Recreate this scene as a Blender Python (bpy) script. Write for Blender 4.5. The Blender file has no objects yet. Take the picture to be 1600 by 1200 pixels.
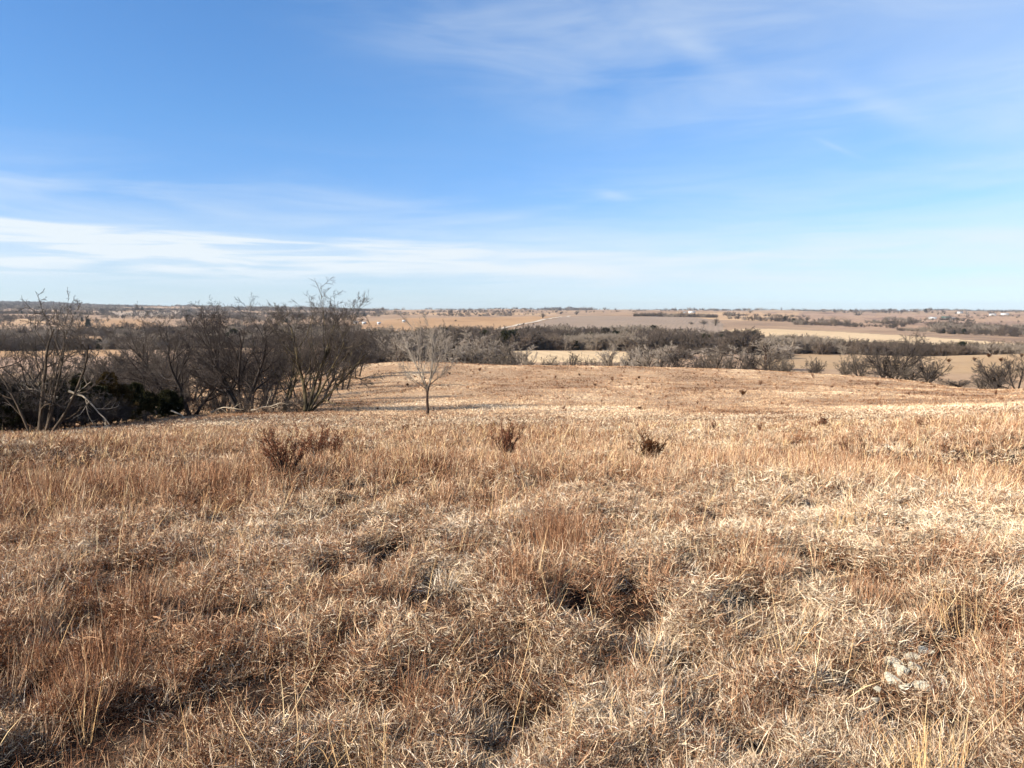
import bpy, math, numpy as np
from mathutils import Vector
PI = math.pi
S = bpy.context.scene
COL = S.collection
rng0 = np.random.default_rng(7)

# ------------------------------------------------------------------ camera measures (photograph 1600x1200)
F = 1209.0
PITCH = math.atan((600 - 486) / F)
ZC = 1.66
cp, sp = math.cos(PITCH), math.sin(PITCH)

def ray(px, py):
    u = (np.asarray(px, float) - 800) / F; v = (600 - np.asarray(py, float)) / F
    return u + 0 * v, cp + v * sp, -sp + v * cp          # x right, y forward, z up

def az_te(px, py):
    x, y, z = ray(px, py)
    return np.arctan2(x, y), z / np.hypot(x, y)

def project(x, y, z):
    z = z - ZC
    f = y * cp - z * sp; up = y * sp + z * cp
    return 800 + F * x / f, 600 - F * up / f

# ------------------------------------------------------------------ numpy noise
def _h(ix, iy, s):
    h = (ix.astype(np.int64) * 374761393 + iy.astype(np.int64) * 668265263 + s * 974634777) & 0xffffffff
    h = ((h ^ (h >> 13)) * 1274126177) & 0xffffffff
    h = ((h ^ (h >> 16)) * 2246822519) & 0xffffffff
    return ((h ^ (h >> 15)) & 0xffffff) / float(0xffffff)

def vnoise(x, y, s=0):
    ix = np.floor(x); iy = np.floor(y); fx = x - ix; fy = y - iy
    fx = fx * fx * (3 - 2 * fx); fy = fy * fy * (3 - 2 * fy)
    a = _h(ix, iy, s); b = _h(ix + 1, iy, s); c = _h(ix, iy + 1, s); d = _h(ix + 1, iy + 1, s)
    return (a * (1 - fx) + b * fx) * (1 - fy) + (c * (1 - fx) + d * fx) * fy

def fbm(x, y, s=0, o=4):
    t = 0; a = .5; n = 0
    for k in range(o):
        t = t + a * vnoise(x * 2 ** k + 17.3 * k, y * 2 ** k - 9.1 * k, s + k); n += a; a *= .5
    return t / n

def sstep(x, a, b):
    t = np.clip((x - a) / (b - a), 0, 1); return t * t * (3 - 2 * t)

# ------------------------------------------------------------------ terrain
CX = np.array([-400, 0, 200, 400, 600, 800, 1000, 1200, 1400, 1600, 2000], float)
TAB = [
 (18,   [698,698,698,697,696,695,694,692,688,684,676]),
 (24,   [692,692,688,683,681,680,678,675,671,665,657]),
 (32,   [686,686,676,668,666,665,664,662,658,651,641]),
 (45,   [676,676,663,651,649,648,648,648,644,638,628]),
 (60,   [668,668,654,641,634,632,633,634,632,628,618]),
 (80,   [662,662,648,630,616,613,614,616,618,618,606]),
 (110,  [652,652,640,614,592,592,593,597,604,609,596]),
 (150,  [640,640,628,596,567,571,573,580,593,616,606]),
 (200,  [625,625,615,590,582,592,592,594,606,612,600]),
 (280,  [602,602,598,582,577,578,580,582,590,594,585]),
 (400,  [572,572,570,566,563,560,562,564,568,566,560]),
 (460,  [562,562,561,558,553,551,553,556,557,552,550]),
 (520,  [557,557,556,554,550,548,550,557,559,557,557]),
 (650,  [549,548,547,545,543,540,541,546,552,554,555]),
 (800,  [540,540,538,536,533,531,532,538,545,549,551]),
 (1000, [529,529,527,524,522,521,523,528,537,545,548]),
 (1300, [517,517,515,512,510,510,514,519,526,535,541]),
 (1800, [502,502,502,501,498,497,500,505,513,520,526]),
 (2500, [492,491,493,496,495,493,494,497,502,508,512]),
 (4000, [484,483,487,490,490,489,490,491,494,497,499]),
 (6000, [477,478,481,484,486,486,487,487,488,489,490]),
 (9000, [474,475,480,484,486,486,487,488,488,488,488]),
 (12500,[477,478,483,487,489,489,490,491,491,491,491]),
]
CAZ = az_te(CX, 560)[0]
_near = [(0.3, 0.0), (3, -.02), (6, -.12), (10, -.45), (14, -1.0)]
RS = np.array([r for r, _ in _near] + [r for r, _ in TAB], float)
ZT = np.zeros((len(RS), len(CX)))
for i, (r, z) in enumerate(_near):
    ZT[i] = z
    if r >= 6: ZT[i] += np.array([-.05,-.04,-.03,-.02,0,0,0,.02,.04,.07,.1]) * (r / 14)
for i, (r, ys) in enumerate(TAB):
    ZT[i + len(_near)] = ZC + r * az_te(CX, np.array(ys, float))[1]

def _cr(p0, p1, p2, p3, t):
    return p1 + .5 * t * (p2 - p0 + t * (2 * p0 - 5 * p1 + 4 * p2 - p3 + t * (3 * (p1 - p2) + p3 - p0)))

HOLE_XY = None
def H(x, y):
    x = np.asarray(x, float); y = np.asarray(y, float)
    r = np.maximum(np.hypot(x, y), .3); az = np.arctan2(x, y)
    ti = np.interp(np.log(r), np.log(RS), np.arange(len(RS)))
    tc = np.interp(az, CAZ, np.arange(len(CX)))
    i = np.minimum(ti.astype(int), len(RS) - 2); fi = ti - i
    j = np.minimum(tc.astype(int), len(CX) - 2); fj = tc - j
    def row(ii):
        ii = np.clip(ii, 0, len(RS) - 1)
        g = lambda jj: ZT[ii, np.clip(jj, 0, len(CX) - 1)]
        return _cr(g(j - 1), g(j), g(j + 1), g(j + 2), fj)
    z = _cr(row(i - 1), row(i), row(i + 1), row(i + 2), fi)
    zm = .5 * (ZT[:, 0] + ZT[:, -1])
    w = sstep(np.abs(az), 1.0, 2.6)
    z = z * (1 - w) + np.interp(ti, np.arange(len(RS)), zm) * w
    # undulation
    z = z + (fbm(x / 1.1, y / 1.1, 3, 3) - .5) * .13 * (1 - sstep(r, 25, 60)) * sstep(r, .5, 2.5)
    if HOLE_XY is not None and np.any(r < 9):
        for cx, cy, a_, b_ in HOLE_XY: z = z - .055 * np.exp(-(((x - cx) / a_) ** 2 + ((y - cy) / b_) ** 2))
    z = z + (fbm(x / 9, y / 9, 5, 3) - .5) * .36 * sstep(r, 8, 30) * (1 - .4 * sstep(r, 120, 200))
    z = z + (fbm(x / 70, y / 70, 9, 3) - .5) * 3.0 * sstep(r, 170, 380)
    z = z + (fbm(x / 420, y / 420, 12, 3) - .5) * 9.0 * sstep(r, 900, 2200)
    z = z + (fbm(x / 760, y / 500, 14, 3) - .5) * 46.0 * sstep(r, 1700, 3400)
    return z

def spot(px, r, py=600):
    """world point on the ground at distance r in the direction of photo column px"""
    a = float(az_te(px, py)[0]); x = r * math.sin(a); y = r * math.cos(a)
    return x, y, float(H(x, y))

# ------------------------------------------------------------------ material helpers
def mat(name):
    m = bpy.data.materials.new(name); m.use_nodes = True
    nt = m.node_tree; nt.nodes.clear()
    return m, nt

def nd(nt, t, **k):
    n = nt.nodes.new(t)
    for a, b in k.items(): setattr(n, a, b)
    return n

def lk(nt, a, b): nt.links.new(a, b)

def ramp(nt, fac, stops, interp='LINEAR'):
    n = nd(nt, 'ShaderNodeValToRGB'); cr = n.color_ramp; cr.interpolation = interp
    while len(cr.elements) < len(stops): cr.elements.new(.5)
    for e, (p, c) in zip(cr.elements, stops):
        e.position = p; e.color = (*c, 1)
    if fac is not None: lk(nt, fac, n.inputs[0])
    return n.outputs[0]

def noise(nt, vec, scale, detail=4, rough=.55, dist=0):
    n = nd(nt, 'ShaderNodeTexNoise'); n.inputs['Scale'].default_value = scale
    n.inputs['Detail'].default_value = detail; n.inputs['Roughness'].default_value = rough
    n.inputs['Distortion'].default_value = dist
    if vec is not None: lk(nt, vec, n.inputs['Vector'])
    return n.outputs[0]

def m2(nt, op, a, b=None, c=None, clamp=False):
    n = nd(nt, 'ShaderNodeMath', operation=op); n.use_clamp = clamp
    for k, v in enumerate((a, b, c)):
        if v is None: continue
        if isinstance(v, (int, float)): n.inputs[k].default_value = v
        else: lk(nt, v, n.inputs[k])
    return n.outputs[0]

def mixc(nt, fac, a, b, bt='MIX'):
    n = nd(nt, 'ShaderNodeMix', data_type='RGBA', blend_type=bt)
    for sock, v in ((n.inputs[0], fac), (n.inputs[6], a), (n.inputs[7], b)):
        if isinstance(v, (int, float)): sock.default_value = v
        elif isinstance(v, tuple): sock.default_value = (*v, 1)
        else: lk(nt, v, sock)
    return n.outputs[2]

def mapping(nt, vec, scale=(1, 1, 1), rot=(0, 0, 0), loc=(0, 0, 0)):
    n = nd(nt, 'ShaderNodeMapping'); lk(nt, vec, n.inputs[0])
    n.inputs['Location'].default_value = loc; n.inputs['Rotation'].default_value = rot; n.inputs['Scale'].default_value = scale
    return n.outputs[0]

ALB = (.86, .79, .70)
def finish(nt, col, rough=.9, trans=0, bump=None, bd=.05, bs=.6, alb=ALB):
    out = nd(nt, 'ShaderNodeOutputMaterial')
    col = mixc(nt, 1.0, col, alb, 'MULTIPLY')
    if trans:
        d = nd(nt, 'ShaderNodeBsdfDiffuse'); t = nd(nt, 'ShaderNodeBsdfTranslucent'); mx = nd(nt, 'ShaderNodeMixShader')
        mx.inputs[0].default_value = trans
        lk(nt, col, d.inputs[0]); lk(nt, col, t.inputs[0]); lk(nt, d.outputs[0], mx.inputs[1]); lk(nt, t.outputs[0], mx.inputs[2])
        lk(nt, mx.outputs[0], out.inputs[0]); return
    p = nd(nt, 'ShaderNodeBsdfPrincipled'); p.inputs['Roughness'].default_value = rough
    p.inputs['Specular IOR Level'].default_value = .15
    lk(nt, col, p.inputs['Base Color']); lk(nt, p.outputs[0], out.inputs[0])
    if bump is not None:
        b = nd(nt, 'ShaderNodeBump'); b.inputs['Strength'].default_value = bs; b.inputs['Distance'].default_value = bd
        lk(nt, bump, b.inputs['Height']); lk(nt, b.outputs[0], p.inputs['Normal'])

def pos(nt): return nd(nt, 'ShaderNodeNewGeometry').outputs['Position']

# ------------------------------------------------------------------ object helpers
def tag(o, label=None, cat=None, group=None, kind=None):
    if label: o['label'] = label
    if cat: o['category'] = cat
    if group: o['group'] = group
    if kind: o['kind'] = kind
    return o

def empty(name, loc, rz=0, sc=1):
    o = bpy.data.objects.new(name, None); COL.objects.link(o); o.location = loc
    o.rotation_euler = (0, 0, rz); o.scale = (sc, sc, sc); o.empty_display_size = .3
    return o

def np_mesh(name, V, quads=None, tris=None, attrs=None, smooth=False):
    me = bpy.data.meshes.new(name)
    V = np.asarray(V, np.float32).reshape(-1, 3)
    me.vertices.add(len(V)); me.vertices.foreach_set('co', V.ravel())
    nq = 0 if quads is None else len(quads); ntr = 0 if tris is None else len(tris)
    li = []
    if nq: li.append(np.asarray(quads, np.int32).ravel())
    if ntr: li.append(np.asarray(tris, np.int32).ravel())
    if li:
        li = np.concatenate(li)
        me.loops.add(len(li)); me.loops.foreach_set('vertex_index', li)
        me.polygons.add(nq + ntr)
        st = np.concatenate([np.arange(nq) * 4, nq * 4 + np.arange(ntr) * 3]).astype(np.int32)
        me.polygons.foreach_set('loop_start', st)
        if smooth: me.polygons.foreach_set('use_smooth', np.ones(nq + ntr, bool))
    for n, (ty, dat) in (attrs or {}).items():
        a = me.attributes.new(n, ty, 'POINT')
        a.data.foreach_set('vector' if ty == 'FLOAT_VECTOR' else 'value', np.asarray(dat).ravel())
    me.update(calc_edges=True)
    return me

def mobj(name, me, m=None, parent=None, link=True):
    o = bpy.data.objects.new(name, me)
    if link: COL.objects.link(o)
    if m is not None and not me.materials: me.materials.append(m)
    if parent: o.parent = parent
    return o

def dup(root, loc, rz=0, sc=1, label=None, group=None):
    r = root.copy(); COL.objects.link(r); r.location = loc; r.rotation_euler = (0, 0, rz)
    r.scale = (sc, sc, sc) if isinstance(sc, (int, float)) else sc
    if label: r['label'] = label
    if group: r['group'] = group
    for ch in root.children:
        c = ch.copy(); COL.objects.link(c); c.parent = r
    return r

_stash = 0
def scatter(name, protos, P, rot, scl, pick, label, cat):
    """one 'stuff' object: geometry nodes put the prototype meshes on the points P"""
    global _stash
    c = bpy.data.collections.new('source_%02d' % _stash); _stash += 1
    for k, me in enumerate(protos):
        c.objects.link(bpy.data.objects.new('src_%02d_%02d' % (_stash, k), me))
    scl = np.asarray(scl, np.float32)
    if scl.ndim == 1: scl = np.repeat(scl[:, None], 3, 1)
    me = np_mesh(name, P, attrs={'rot': ('FLOAT_VECTOR', rot.astype(np.float32)), 'scl': ('FLOAT_VECTOR', scl),
                                 'pick': ('INT', pick.astype(np.int32))})
    o = mobj(name, me)
    g = bpy.data.node_groups.new(name, 'GeometryNodeTree')
    g.interface.new_socket('Geometry', in_out='INPUT', socket_type='NodeSocketGeometry')
    g.interface.new_socket('Geometry', in_out='OUTPUT', socket_type='NodeSocketGeometry')
    gi = g.nodes.new('NodeGroupInput'); go = g.nodes.new('NodeGroupOutput')
    ci = g.nodes.new('GeometryNodeCollectionInfo'); ci.inputs['Collection'].default_value = c
    ci.inputs['Separate Children'].default_value = True; ci.inputs['Reset Children'].default_value = True
    ip = g.nodes.new('GeometryNodeInstanceOnPoints'); ip.inputs['Pick Instance'].default_value = True
    def at(n, t):
        a = g.nodes.new('GeometryNodeInputNamedAttribute'); a.data_type = t; a.inputs['Name'].default_value = n
        return a.outputs['Attribute']
    L = g.links.new
    e2r = g.nodes.new('FunctionNodeEulerToRotation'); L(at('rot', 'FLOAT_VECTOR'), e2r.inputs[0])
    L(gi.outputs[0], ip.inputs['Points']); L(ci.outputs[0], ip.inputs['Instance'])
    L(at('pick', 'INT'), ip.inputs['Instance Index']); L(e2r.outputs[0], ip.inputs['Rotation'])
    L(at('scl', 'FLOAT_VECTOR'), ip.inputs['Scale']); L(ip.outputs[0], go.inputs[0])
    md = o.modifiers.new('scatter', 'NODES'); md.node_group = g
    return tag(o, label, cat, kind='stuff')

#SECTION WORLD
SUN_AZ = math.radians(-113)          # from the view direction, to the left and a little behind
SUN_EL = math.radians(27)
def build_world():
    w = bpy.data.worlds.new('World'); S.world = w; w.use_nodes = True
    nt = w.node_tree; nt.nodes.clear()
    sky = nd(nt, 'ShaderNodeTexSky', sky_type='NISHITA'); sky.sun_disc = False
    sky.sun_elevation = SUN_EL; sky.sun_rotation = SUN_AZ
    sky.altitude = 400; sky.air_density = 1.0; sky.dust_density = .35; sky.ozone_density = 2.2
    tc = nd(nt, 'ShaderNodeTexCoord').outputs['Generated']
    sx = nd(nt, 'ShaderNodeSeparateXYZ'); lk(nt, tc, sx.inputs[0]); x, y, z = sx.outputs
    az = m2(nt, 'ARCTAN2', x, y); el = m2(nt, 'ARCSINE', z)
    cb = nd(nt, 'ShaderNodeCombineXYZ'); lk(nt, az, cb.inputs[0]); lk(nt, el, cb.inputs[1]); ae = cb.outputs[0]
    def gauss(v, c, wd):
        d = m2(nt, 'DIVIDE', m2(nt, 'SUBTRACT', v, c), wd); return m2(nt, 'EXPONENT', m2(nt, 'MULTIPLY', m2(nt, 'MULTIPLY', d, d), -1))
    def sm(v, a, b):
        n = nd(nt, 'ShaderNodeMapRange', interpolation_type='SMOOTHSTEP'); lk(nt, v, n.inputs[0])
        n.inputs[1].default_value = a; n.inputs[2].default_value = b; return n.outputs[0]
    # colour correction of the clear sky: a camera's richer blue, clear pale cyan low down
    hs = nd(nt, 'ShaderNodeHueSaturation'); hs.inputs['Saturation'].default_value = 1.12; hs.inputs['Hue'].default_value = .503; lk(nt, sky.outputs[0], hs.inputs['Color'])
    base = mixc(nt, 1.0, hs.outputs[0], ramp(nt, m2(nt, 'MULTIPLY', el, 2.0), SKYR), 'MULTIPLY')
    # low bank of stratus (strong on the left)
    nb = noise(nt, mapping(nt, ae, (2.2, 26, 1), (0, 0, .01)), 1.0, 3, .6, .3)
    nb2 = noise(nt, mapping(nt, ae, (5, 70, 1), (0, 0, .012), (3, 1, 0)), 1.0, 3, .6, .5)
    # sloping upper edge on the left: elevation of the edge falls with azimuth
    edge = m2(nt, 'SUBTRACT', el, m2(nt, 'MULTIPLY', m2(nt, 'ADD', az, .58), -.035))     # el + .035*(az+.58)
    edge = m2(nt, 'ADD', edge, m2(nt, 'MULTIPLY', m2(nt, 'SUBTRACT', nb, .5), .028))
    lft = sm(az, .15, -.42)
    bank = m2(nt, 'MULTIPLY', sm(edge, .106, .098), sm(el, .026, .066))
    bank = m2(nt, 'MULTIPLY', m2(nt, 'MULTIPLY', bank, m2(nt, 'MULTIPLY', lft, .85)), m2(nt, 'ADD', m2(nt, 'MULTIPLY', sm(nb2, .36, .60), .70), .22))
    veil = m2(nt, 'MULTIPLY', gauss(el, .058, .040), m2(nt, 'MULTIPLY', m2(nt, 'ADD', .25, m2(nt, 'ADD', m2(nt, 'MULTIPLY', sm(nb, .30, .62), .40), m2(nt, 'MULTIPLY', sm(nb2, .30, .66), .35))), m2(nt, 'ADD', .60, m2(nt, 'MULTIPLY', sm(az, -.3, .1), .38))))
    ns = noise(nt, mapping(nt, ae, (2.6, 22, 1), (0, 0, -.10), (7, 2, 0)), 1.0, 4, .62, .6)
    strk = m2(nt, 'MULTIPLY', m2(nt, 'MULTIPLY', gauss(el, .130, .042), sm(ns, .34, .76)), m2(nt, 'ADD', .30, m2(nt, 'MULTIPLY', sm(az, .0, -.45), .12)))
    # high cirrus, combed down to the right
    nc = noise(nt, mapping(nt, ae, (1.5, 4.5, 1), (0, 0, .30), (1.9, 4.4, 0)), 1.7, 3, .55, .5)
    nf = noise(nt, mapping(nt, ae, (2.2, 13, 1), (0, 0, .36), (5, 0, 0)), 1.5, 5, .62, 1.0)
    axis = m2(nt, 'ADD', el, m2(nt, 'MULTIPLY', az, .26))
    cir = m2(nt, 'MULTIPLY', gauss(axis, .350, .105), sm(az, -.36, -.06))
    cir = m2(nt, 'MULTIPLY', cir, m2(nt, 'ADD', m2(nt, 'MULTIPLY', sm(nc, .22, .75), .36), m2(nt, 'MULTIPLY', sm(nf, .30, .85), .34)))
    edge2 = m2(nt, 'MULTIPLY', m2(nt, 'MULTIPLY', sm(axis, .30, .46), sm(az, -.05, .45)), .26)
    soft = m2(nt, 'MULTIPLY', sm(el, .16, .04), .07)
    tot = m2(nt, 'ADD', m2(nt, 'ADD', m2(nt, 'ADD', bank, veil), m2(nt, 'ADD', strk, m2(nt, 'MULTIPLY', cir, .78))), m2(nt, 'ADD', edge2, soft), clamp=True)
    # small isolated wisps
    for a0, e0, wa, we, s_ in ((.128, .144, .020, .006, .30), (.39, .187, .022, .003, .16), (.23, .305, .055, .016, .20), (.43, .232, .060, .014, .20)):
        g_ = m2(nt, 'MULTIPLY', gauss(az, a0, wa), gauss(m2(nt, 'ADD', el, m2(nt, 'MULTIPLY', m2(nt, 'SUBTRACT', az, a0), .15 if a0 < .2 else .5)), e0, we))
        tot = m2(nt, 'ADD', tot, m2(nt, 'MULTIPLY', m2(nt, 'MULTIPLY', g_, s_), m2(nt, 'ADD', nb2, .3)), clamp=True)
    cl = mixc(nt, tot, base, CLOUD)
    bg = nd(nt, 'ShaderNodeBackground'); lk(nt, cl, bg.inputs[0]); bg.inputs[1].default_value = SKY_STR
    out = nd(nt, 'ShaderNodeOutputWorld'); lk(nt, bg.outputs[0], out.inputs[0])
    sd = bpy.data.lights.new('sun', 'SUN'); sd.energy = SUN_E; sd.angle = math.radians(.5); sd.color = (1, .93, .82)
    so = bpy.data.objects.new('sun', sd); COL.objects.link(so)
    d = Vector((math.sin(SUN_AZ) * math.cos(SUN_EL), math.cos(SUN_AZ) * math.cos(SUN_EL), math.sin(SUN_EL)))
    so.rotation_euler = d.to_track_quat('Z', 'Y').to_euler(); so.location = d * 50
SKY_STR = .075; SUN_E = 5.0
SKYR = [(0, (.62, .80, 1.26)), (.09, (.56, .71, 1.06)), (.24, (.65, .79, 1.06)), (.45, (.67, .89, 1.10)), (.72, (.72, .96, 1.15)), (1, (.70, .95, 1.14))]
CLOUD = (4.85, 5.35, 5.75)
build_world()
cam = bpy.data.cameras.new('camera'); co = bpy.data.objects.new('camera', cam); COL.objects.link(co)
co.location = (0, 0, ZC); co.rotation_euler = (PI / 2 - PITCH, 0, 0)
cam.sensor_width = 36; cam.lens = F / 1600 * 36; cam.clip_end = 60000; cam.clip_start = .05
S.camera = co
S.view_settings.view_transform = 'Standard'; S.view_settings.look = 'None'; S.view_settings.exposure = 1.2; S.view_settings.gamma = 1
S.cycles.use_denoising = True; S.cycles.sample_clamp_indirect = 4; S.cycles.max_bounces = 4; S.cycles.diffuse_bounces = 1; S.cycles.adaptive_threshold = .03; S.cycles.transmission_bounces = 3; S.cycles.volume_bounces = 0

# thinned grass over dipped ground, shaped to give dark pockets of shadow: px, r, rx, ry
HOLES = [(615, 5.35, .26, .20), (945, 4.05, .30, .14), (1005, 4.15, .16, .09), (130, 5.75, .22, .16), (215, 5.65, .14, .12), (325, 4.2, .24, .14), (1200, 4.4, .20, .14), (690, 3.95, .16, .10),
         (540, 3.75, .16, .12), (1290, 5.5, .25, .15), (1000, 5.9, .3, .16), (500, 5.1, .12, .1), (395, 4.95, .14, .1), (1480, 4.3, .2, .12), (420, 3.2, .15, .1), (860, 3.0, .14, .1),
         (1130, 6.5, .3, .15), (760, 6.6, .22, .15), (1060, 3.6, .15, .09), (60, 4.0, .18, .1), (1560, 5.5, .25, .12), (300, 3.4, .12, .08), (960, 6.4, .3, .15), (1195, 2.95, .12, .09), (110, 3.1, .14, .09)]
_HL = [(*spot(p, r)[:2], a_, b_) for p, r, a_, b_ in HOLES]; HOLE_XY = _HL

#SECTION GROUND
def ground_mat(name, cols, scale, stretch=None, rows=None, bump=.0, fine=None):
    m, nt = mat(name); p = pos(nt)
    n1 = noise(nt, p, scale, 7, .62, .3)
    if fine: n1 = m2(nt, 'ADD', m2(nt, 'MULTIPLY', n1, .6), m2(nt, 'MULTIPLY', noise(nt, p, fine, 4, .7), .4))
    c = ramp(nt, n1, cols)
    if rows:
        w, ang, a = rows
        wv = nd(nt, 'ShaderNodeTexWave', wave_type='BANDS', bands_direction='X'); wv.inputs['Scale'].default_value = 1
        wv.inputs['Distortion'].default_value = 1.2; wv.inputs['Detail'].default_value = 3; wv.inputs['Detail Scale'].default_value = .3
        lk(nt, mapping(nt, p, (1 / w, 1 / w, 0), (0, 0, ang)), wv.inputs[0])
        n2 = noise(nt, mapping(nt, p, (1 / (w * 1.6), .002, 0), (0, 0, ang)), 6, 3)
        k = m2(nt, 'ADD', m2(nt, 'MULTIPLY', wv.outputs[1], .5), m2(nt, 'MULTIPLY', n2, .5))
        c = mixc(nt, m2(nt, 'MULTIPLY', k, a), c, tuple(x * .5 for x in cols[0][1]))
    b = noise(nt, p, fine or scale * 6, 4, .7) if bump else None
    finish(nt, c, .95, bump=b, bd=bump)
    return m

def build_ground():
    A = math.radians
    azf = np.arange(A(-41), A(41) + 1e-6, A(.08))
    azc = np.concatenate([np.arange(A(-177), A(-41), A(4)), azf, np.arange(A(45), A(181), A(4))])
    rr = np.concatenate([[.0], np.exp(np.linspace(math.log(.8), math.log(120), 190)), np.exp(np.linspace(math.log(122), math.log(12400), 330))])
    na, nr = len(azc), len(rr)
    R, Z = np.meshgrid(rr, azc, indexing='ij')
    X = R * np.sin(Z); Y = R * np.cos(Z); HH = H(X, Y)
    V = np.stack([X, Y, HH], -1).reshape(-1, 3)
    i = np.arange(nr - 1)[:, None]; j = np.arange(na)[None, :]; jn = (j + 1) % na
    q = np.stack([i * na + j, i * na + jn, (i + 1) * na + jn, (i + 1) * na + j], -1).reshape(-1, 4)
    Cc = V[q].mean(1); r = np.hypot(Cc[:, 0], Cc[:, 1]); front = (Cc[:, 1] > 0) & (np.abs(np.arctan2(Cc[:, 0], Cc[:, 1])) < A(41))
    px, py = project(Cc[:, 0], np.where(front, Cc[:, 1], 1e3), Cc[:, 2])
    jit = (fbm(Cc[:, 0] / 60, Cc[:, 1] / 60, 21, 3) - .5)
    px = px + jit * 6; py = py + jit * 1.5
    cls = np.zeros(len(q), int)
    def inside(poly):
        res = np.zeros(len(px), bool); n = len(poly)
        for k in range(n):
            x1, y1 = poly[k]; x2, y2 = poly[(k + 1) % n]
            c = ((y1 > py) != (y2 > py)) & (px < (x2 - x1) * (py - y1) / (y2 - y1 + 1e-12) + x1)
            res ^= c
        return res
    for k, (r0, r1, poly) in enumerate(FIELDS):
        s = front & (r > r0) & (r < r1) & inside(poly[1]); cls[s] = poly[0]
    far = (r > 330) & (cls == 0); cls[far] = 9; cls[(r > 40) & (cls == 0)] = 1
    for c in range(10):
        s = cls == c
        if not s.any(): continue
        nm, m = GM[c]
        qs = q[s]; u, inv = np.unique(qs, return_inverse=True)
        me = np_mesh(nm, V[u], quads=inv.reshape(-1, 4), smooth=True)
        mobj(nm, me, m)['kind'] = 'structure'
FIELDS = [
 (330, 560, (8, [(-500, 556), (575, 556), (575, 640), (-500, 640)])),                      # brown rough pasture behind the thicket
 # near-ish hollow and pastures beyond the crest
 (330, 640, (4, [(800, 548), (960, 549), (1000, 552), (1000, 566), (780, 566)])),          # pale gold strip
 (330, 560, (6, [(1180, 552), (1700, 540), (1700, 640), (1180, 620)])),                     # right pasture
 (330, 700, (2, [(-200, 547), (185, 546), (190, 557), (-200, 560)])),                       # orange strip left
 (620, 1100, (2, [(90, 527), (235, 528), (235, 532), (90, 531)])),
 (900, 2400, (2, [(90, 500), (215, 499), (250, 506), (215, 517), (100, 518)])), (1000, 2600, (7, [(-200, 500), (60, 498), (80, 508), (-200, 512)])),
 (2000, 6000, (5, [(150, 487), (330, 486), (350, 492), (180, 494)])),
 (700, 2600, (2, [(520, 538), (540, 505), (640, 497), (720, 496), (868, 494), (780, 515), (700, 519), (640, 530)])),
 (700, 2300, (3, [(790, 517), (878, 495), (985, 491), (1100, 497), (1130, 505), (1130, 514), (1165, 524), (1000, 528), (800, 526)])),
 (700, 1900, (4, [(1128, 516), (1180, 513), (1300, 518), (1450, 527), (1600, 537), (1760, 545), (1760, 556), (1600, 548), (1450, 542), (1300, 532), (1160, 524)])),
 (1500, 5200, (7, [(1055, 488.5), (1260, 489), (1265, 497), (1200, 502), (1120, 500), (1060, 493)])),
 (1300, 5200, (8, [(1250, 488), (1700, 486), (1700, 515), (1480, 512), (1300, 515), (1240, 502)])),
 (2500, 5200, (7, [(590, 489.5), (700, 489), (870, 489.6), (860, 492), (640, 492)])),
]
def build_ground_mats():
    g = {}
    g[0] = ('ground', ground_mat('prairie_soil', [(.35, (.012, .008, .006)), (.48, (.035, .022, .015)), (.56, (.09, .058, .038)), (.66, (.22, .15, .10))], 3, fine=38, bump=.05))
    g[1] = ('meadow_ground', ground_mat('meadow_soil', [(.3, (.24, .155, .095)), (.45, (.38, .26, .165)), (.58, (.48, .345, .225)), (.75, (.56, .42, .285))], .16, fine=2.2))
    g[2] = ('tan_field', ground_mat('tan_field', [(.3, (.29, .18, .10)), (.5, (.42, .27, .15)), (.7, (.50, .34, .20))], .005, fine=.03))
    g[3] = ('tilled_field', ground_mat('tilled_field', [(.3, (.29, .22, .17)), (.7, (.40, .32, .25))], .006, rows=(30, .25, .38), fine=.1))
    g[4] = ('stubble_field', ground_mat('stubble_field', [(.3, (.62, .46, .28)), (.7, (.80, .64, .43))], .008, rows=(34, -.2, .45), fine=.1))
    g[5] = ('pale_field', ground_mat('pale_field', [(.3, (.36, .29, .23)), (.7, (.46, .38, .31))], .008, fine=.1))
    g[6] = ('pasture', ground_mat('pasture', [(.3, (.30, .20, .12)), (.5, (.42, .30, .18)), (.75, (.50, .38, .25))], .02, fine=.3))
    g[7] = ('meadow_field', ground_mat('meadow_field', [(.35, (.40, .25, .15)), (.5, (.52, .36, .22)), (.65, (.60, .44, .28))], .004, fine=.02, rows=(50, .3, .2)))
    g[8] = ('brown_field', ground_mat('brown_field', [(.36, (.22, .14, .105)), (.45, (.34, .23, .165)), (.52, (.46, .32, .22)), (.60, (.38, .26, .19)), (.68, (.56, .43, .30))], .0028, fine=.010, rows=(60, .5, .25)))
    g[9] = ('far_ground', ground_mat('far_ground', [(.32, (.17, .12, .09)), (.45, (.31, .215, .145)), (.58, (.42, .30, .20)), (.70, (.52, .40, .27))], .003, fine=.02))
    return g
GM = build_ground_mats()
build_ground()

#SECTION GRASS
def unit(a): return a / np.maximum(np.linalg.norm(a, axis=-1, keepdims=True), 1e-9)

def spines(rng, P0, D0, Lg, curl, seg, droop=0., wig=.12):
    """polyline blades; curl = how far the tip turns over, droop = pull to the ground"""
    n = len(P0); D = unit(D0.copy()); pts = [P0]
    ax = rng.normal(size=(n, 3)); c = (curl * rng.uniform(.3, 1.6, n))[:, None]
    for k in range(seg):
        pts.append(pts[-1] + D * (Lg / seg)[:, None])
        D = unit(D + np.cross(D, unit(ax)) * c * (.5 + k / seg) + np.array([0, 0, -1]) * droop * (k + 1) / seg + rng.normal(size=(n, 3)) * wig)
    return np.stack(pts, 1)

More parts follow.
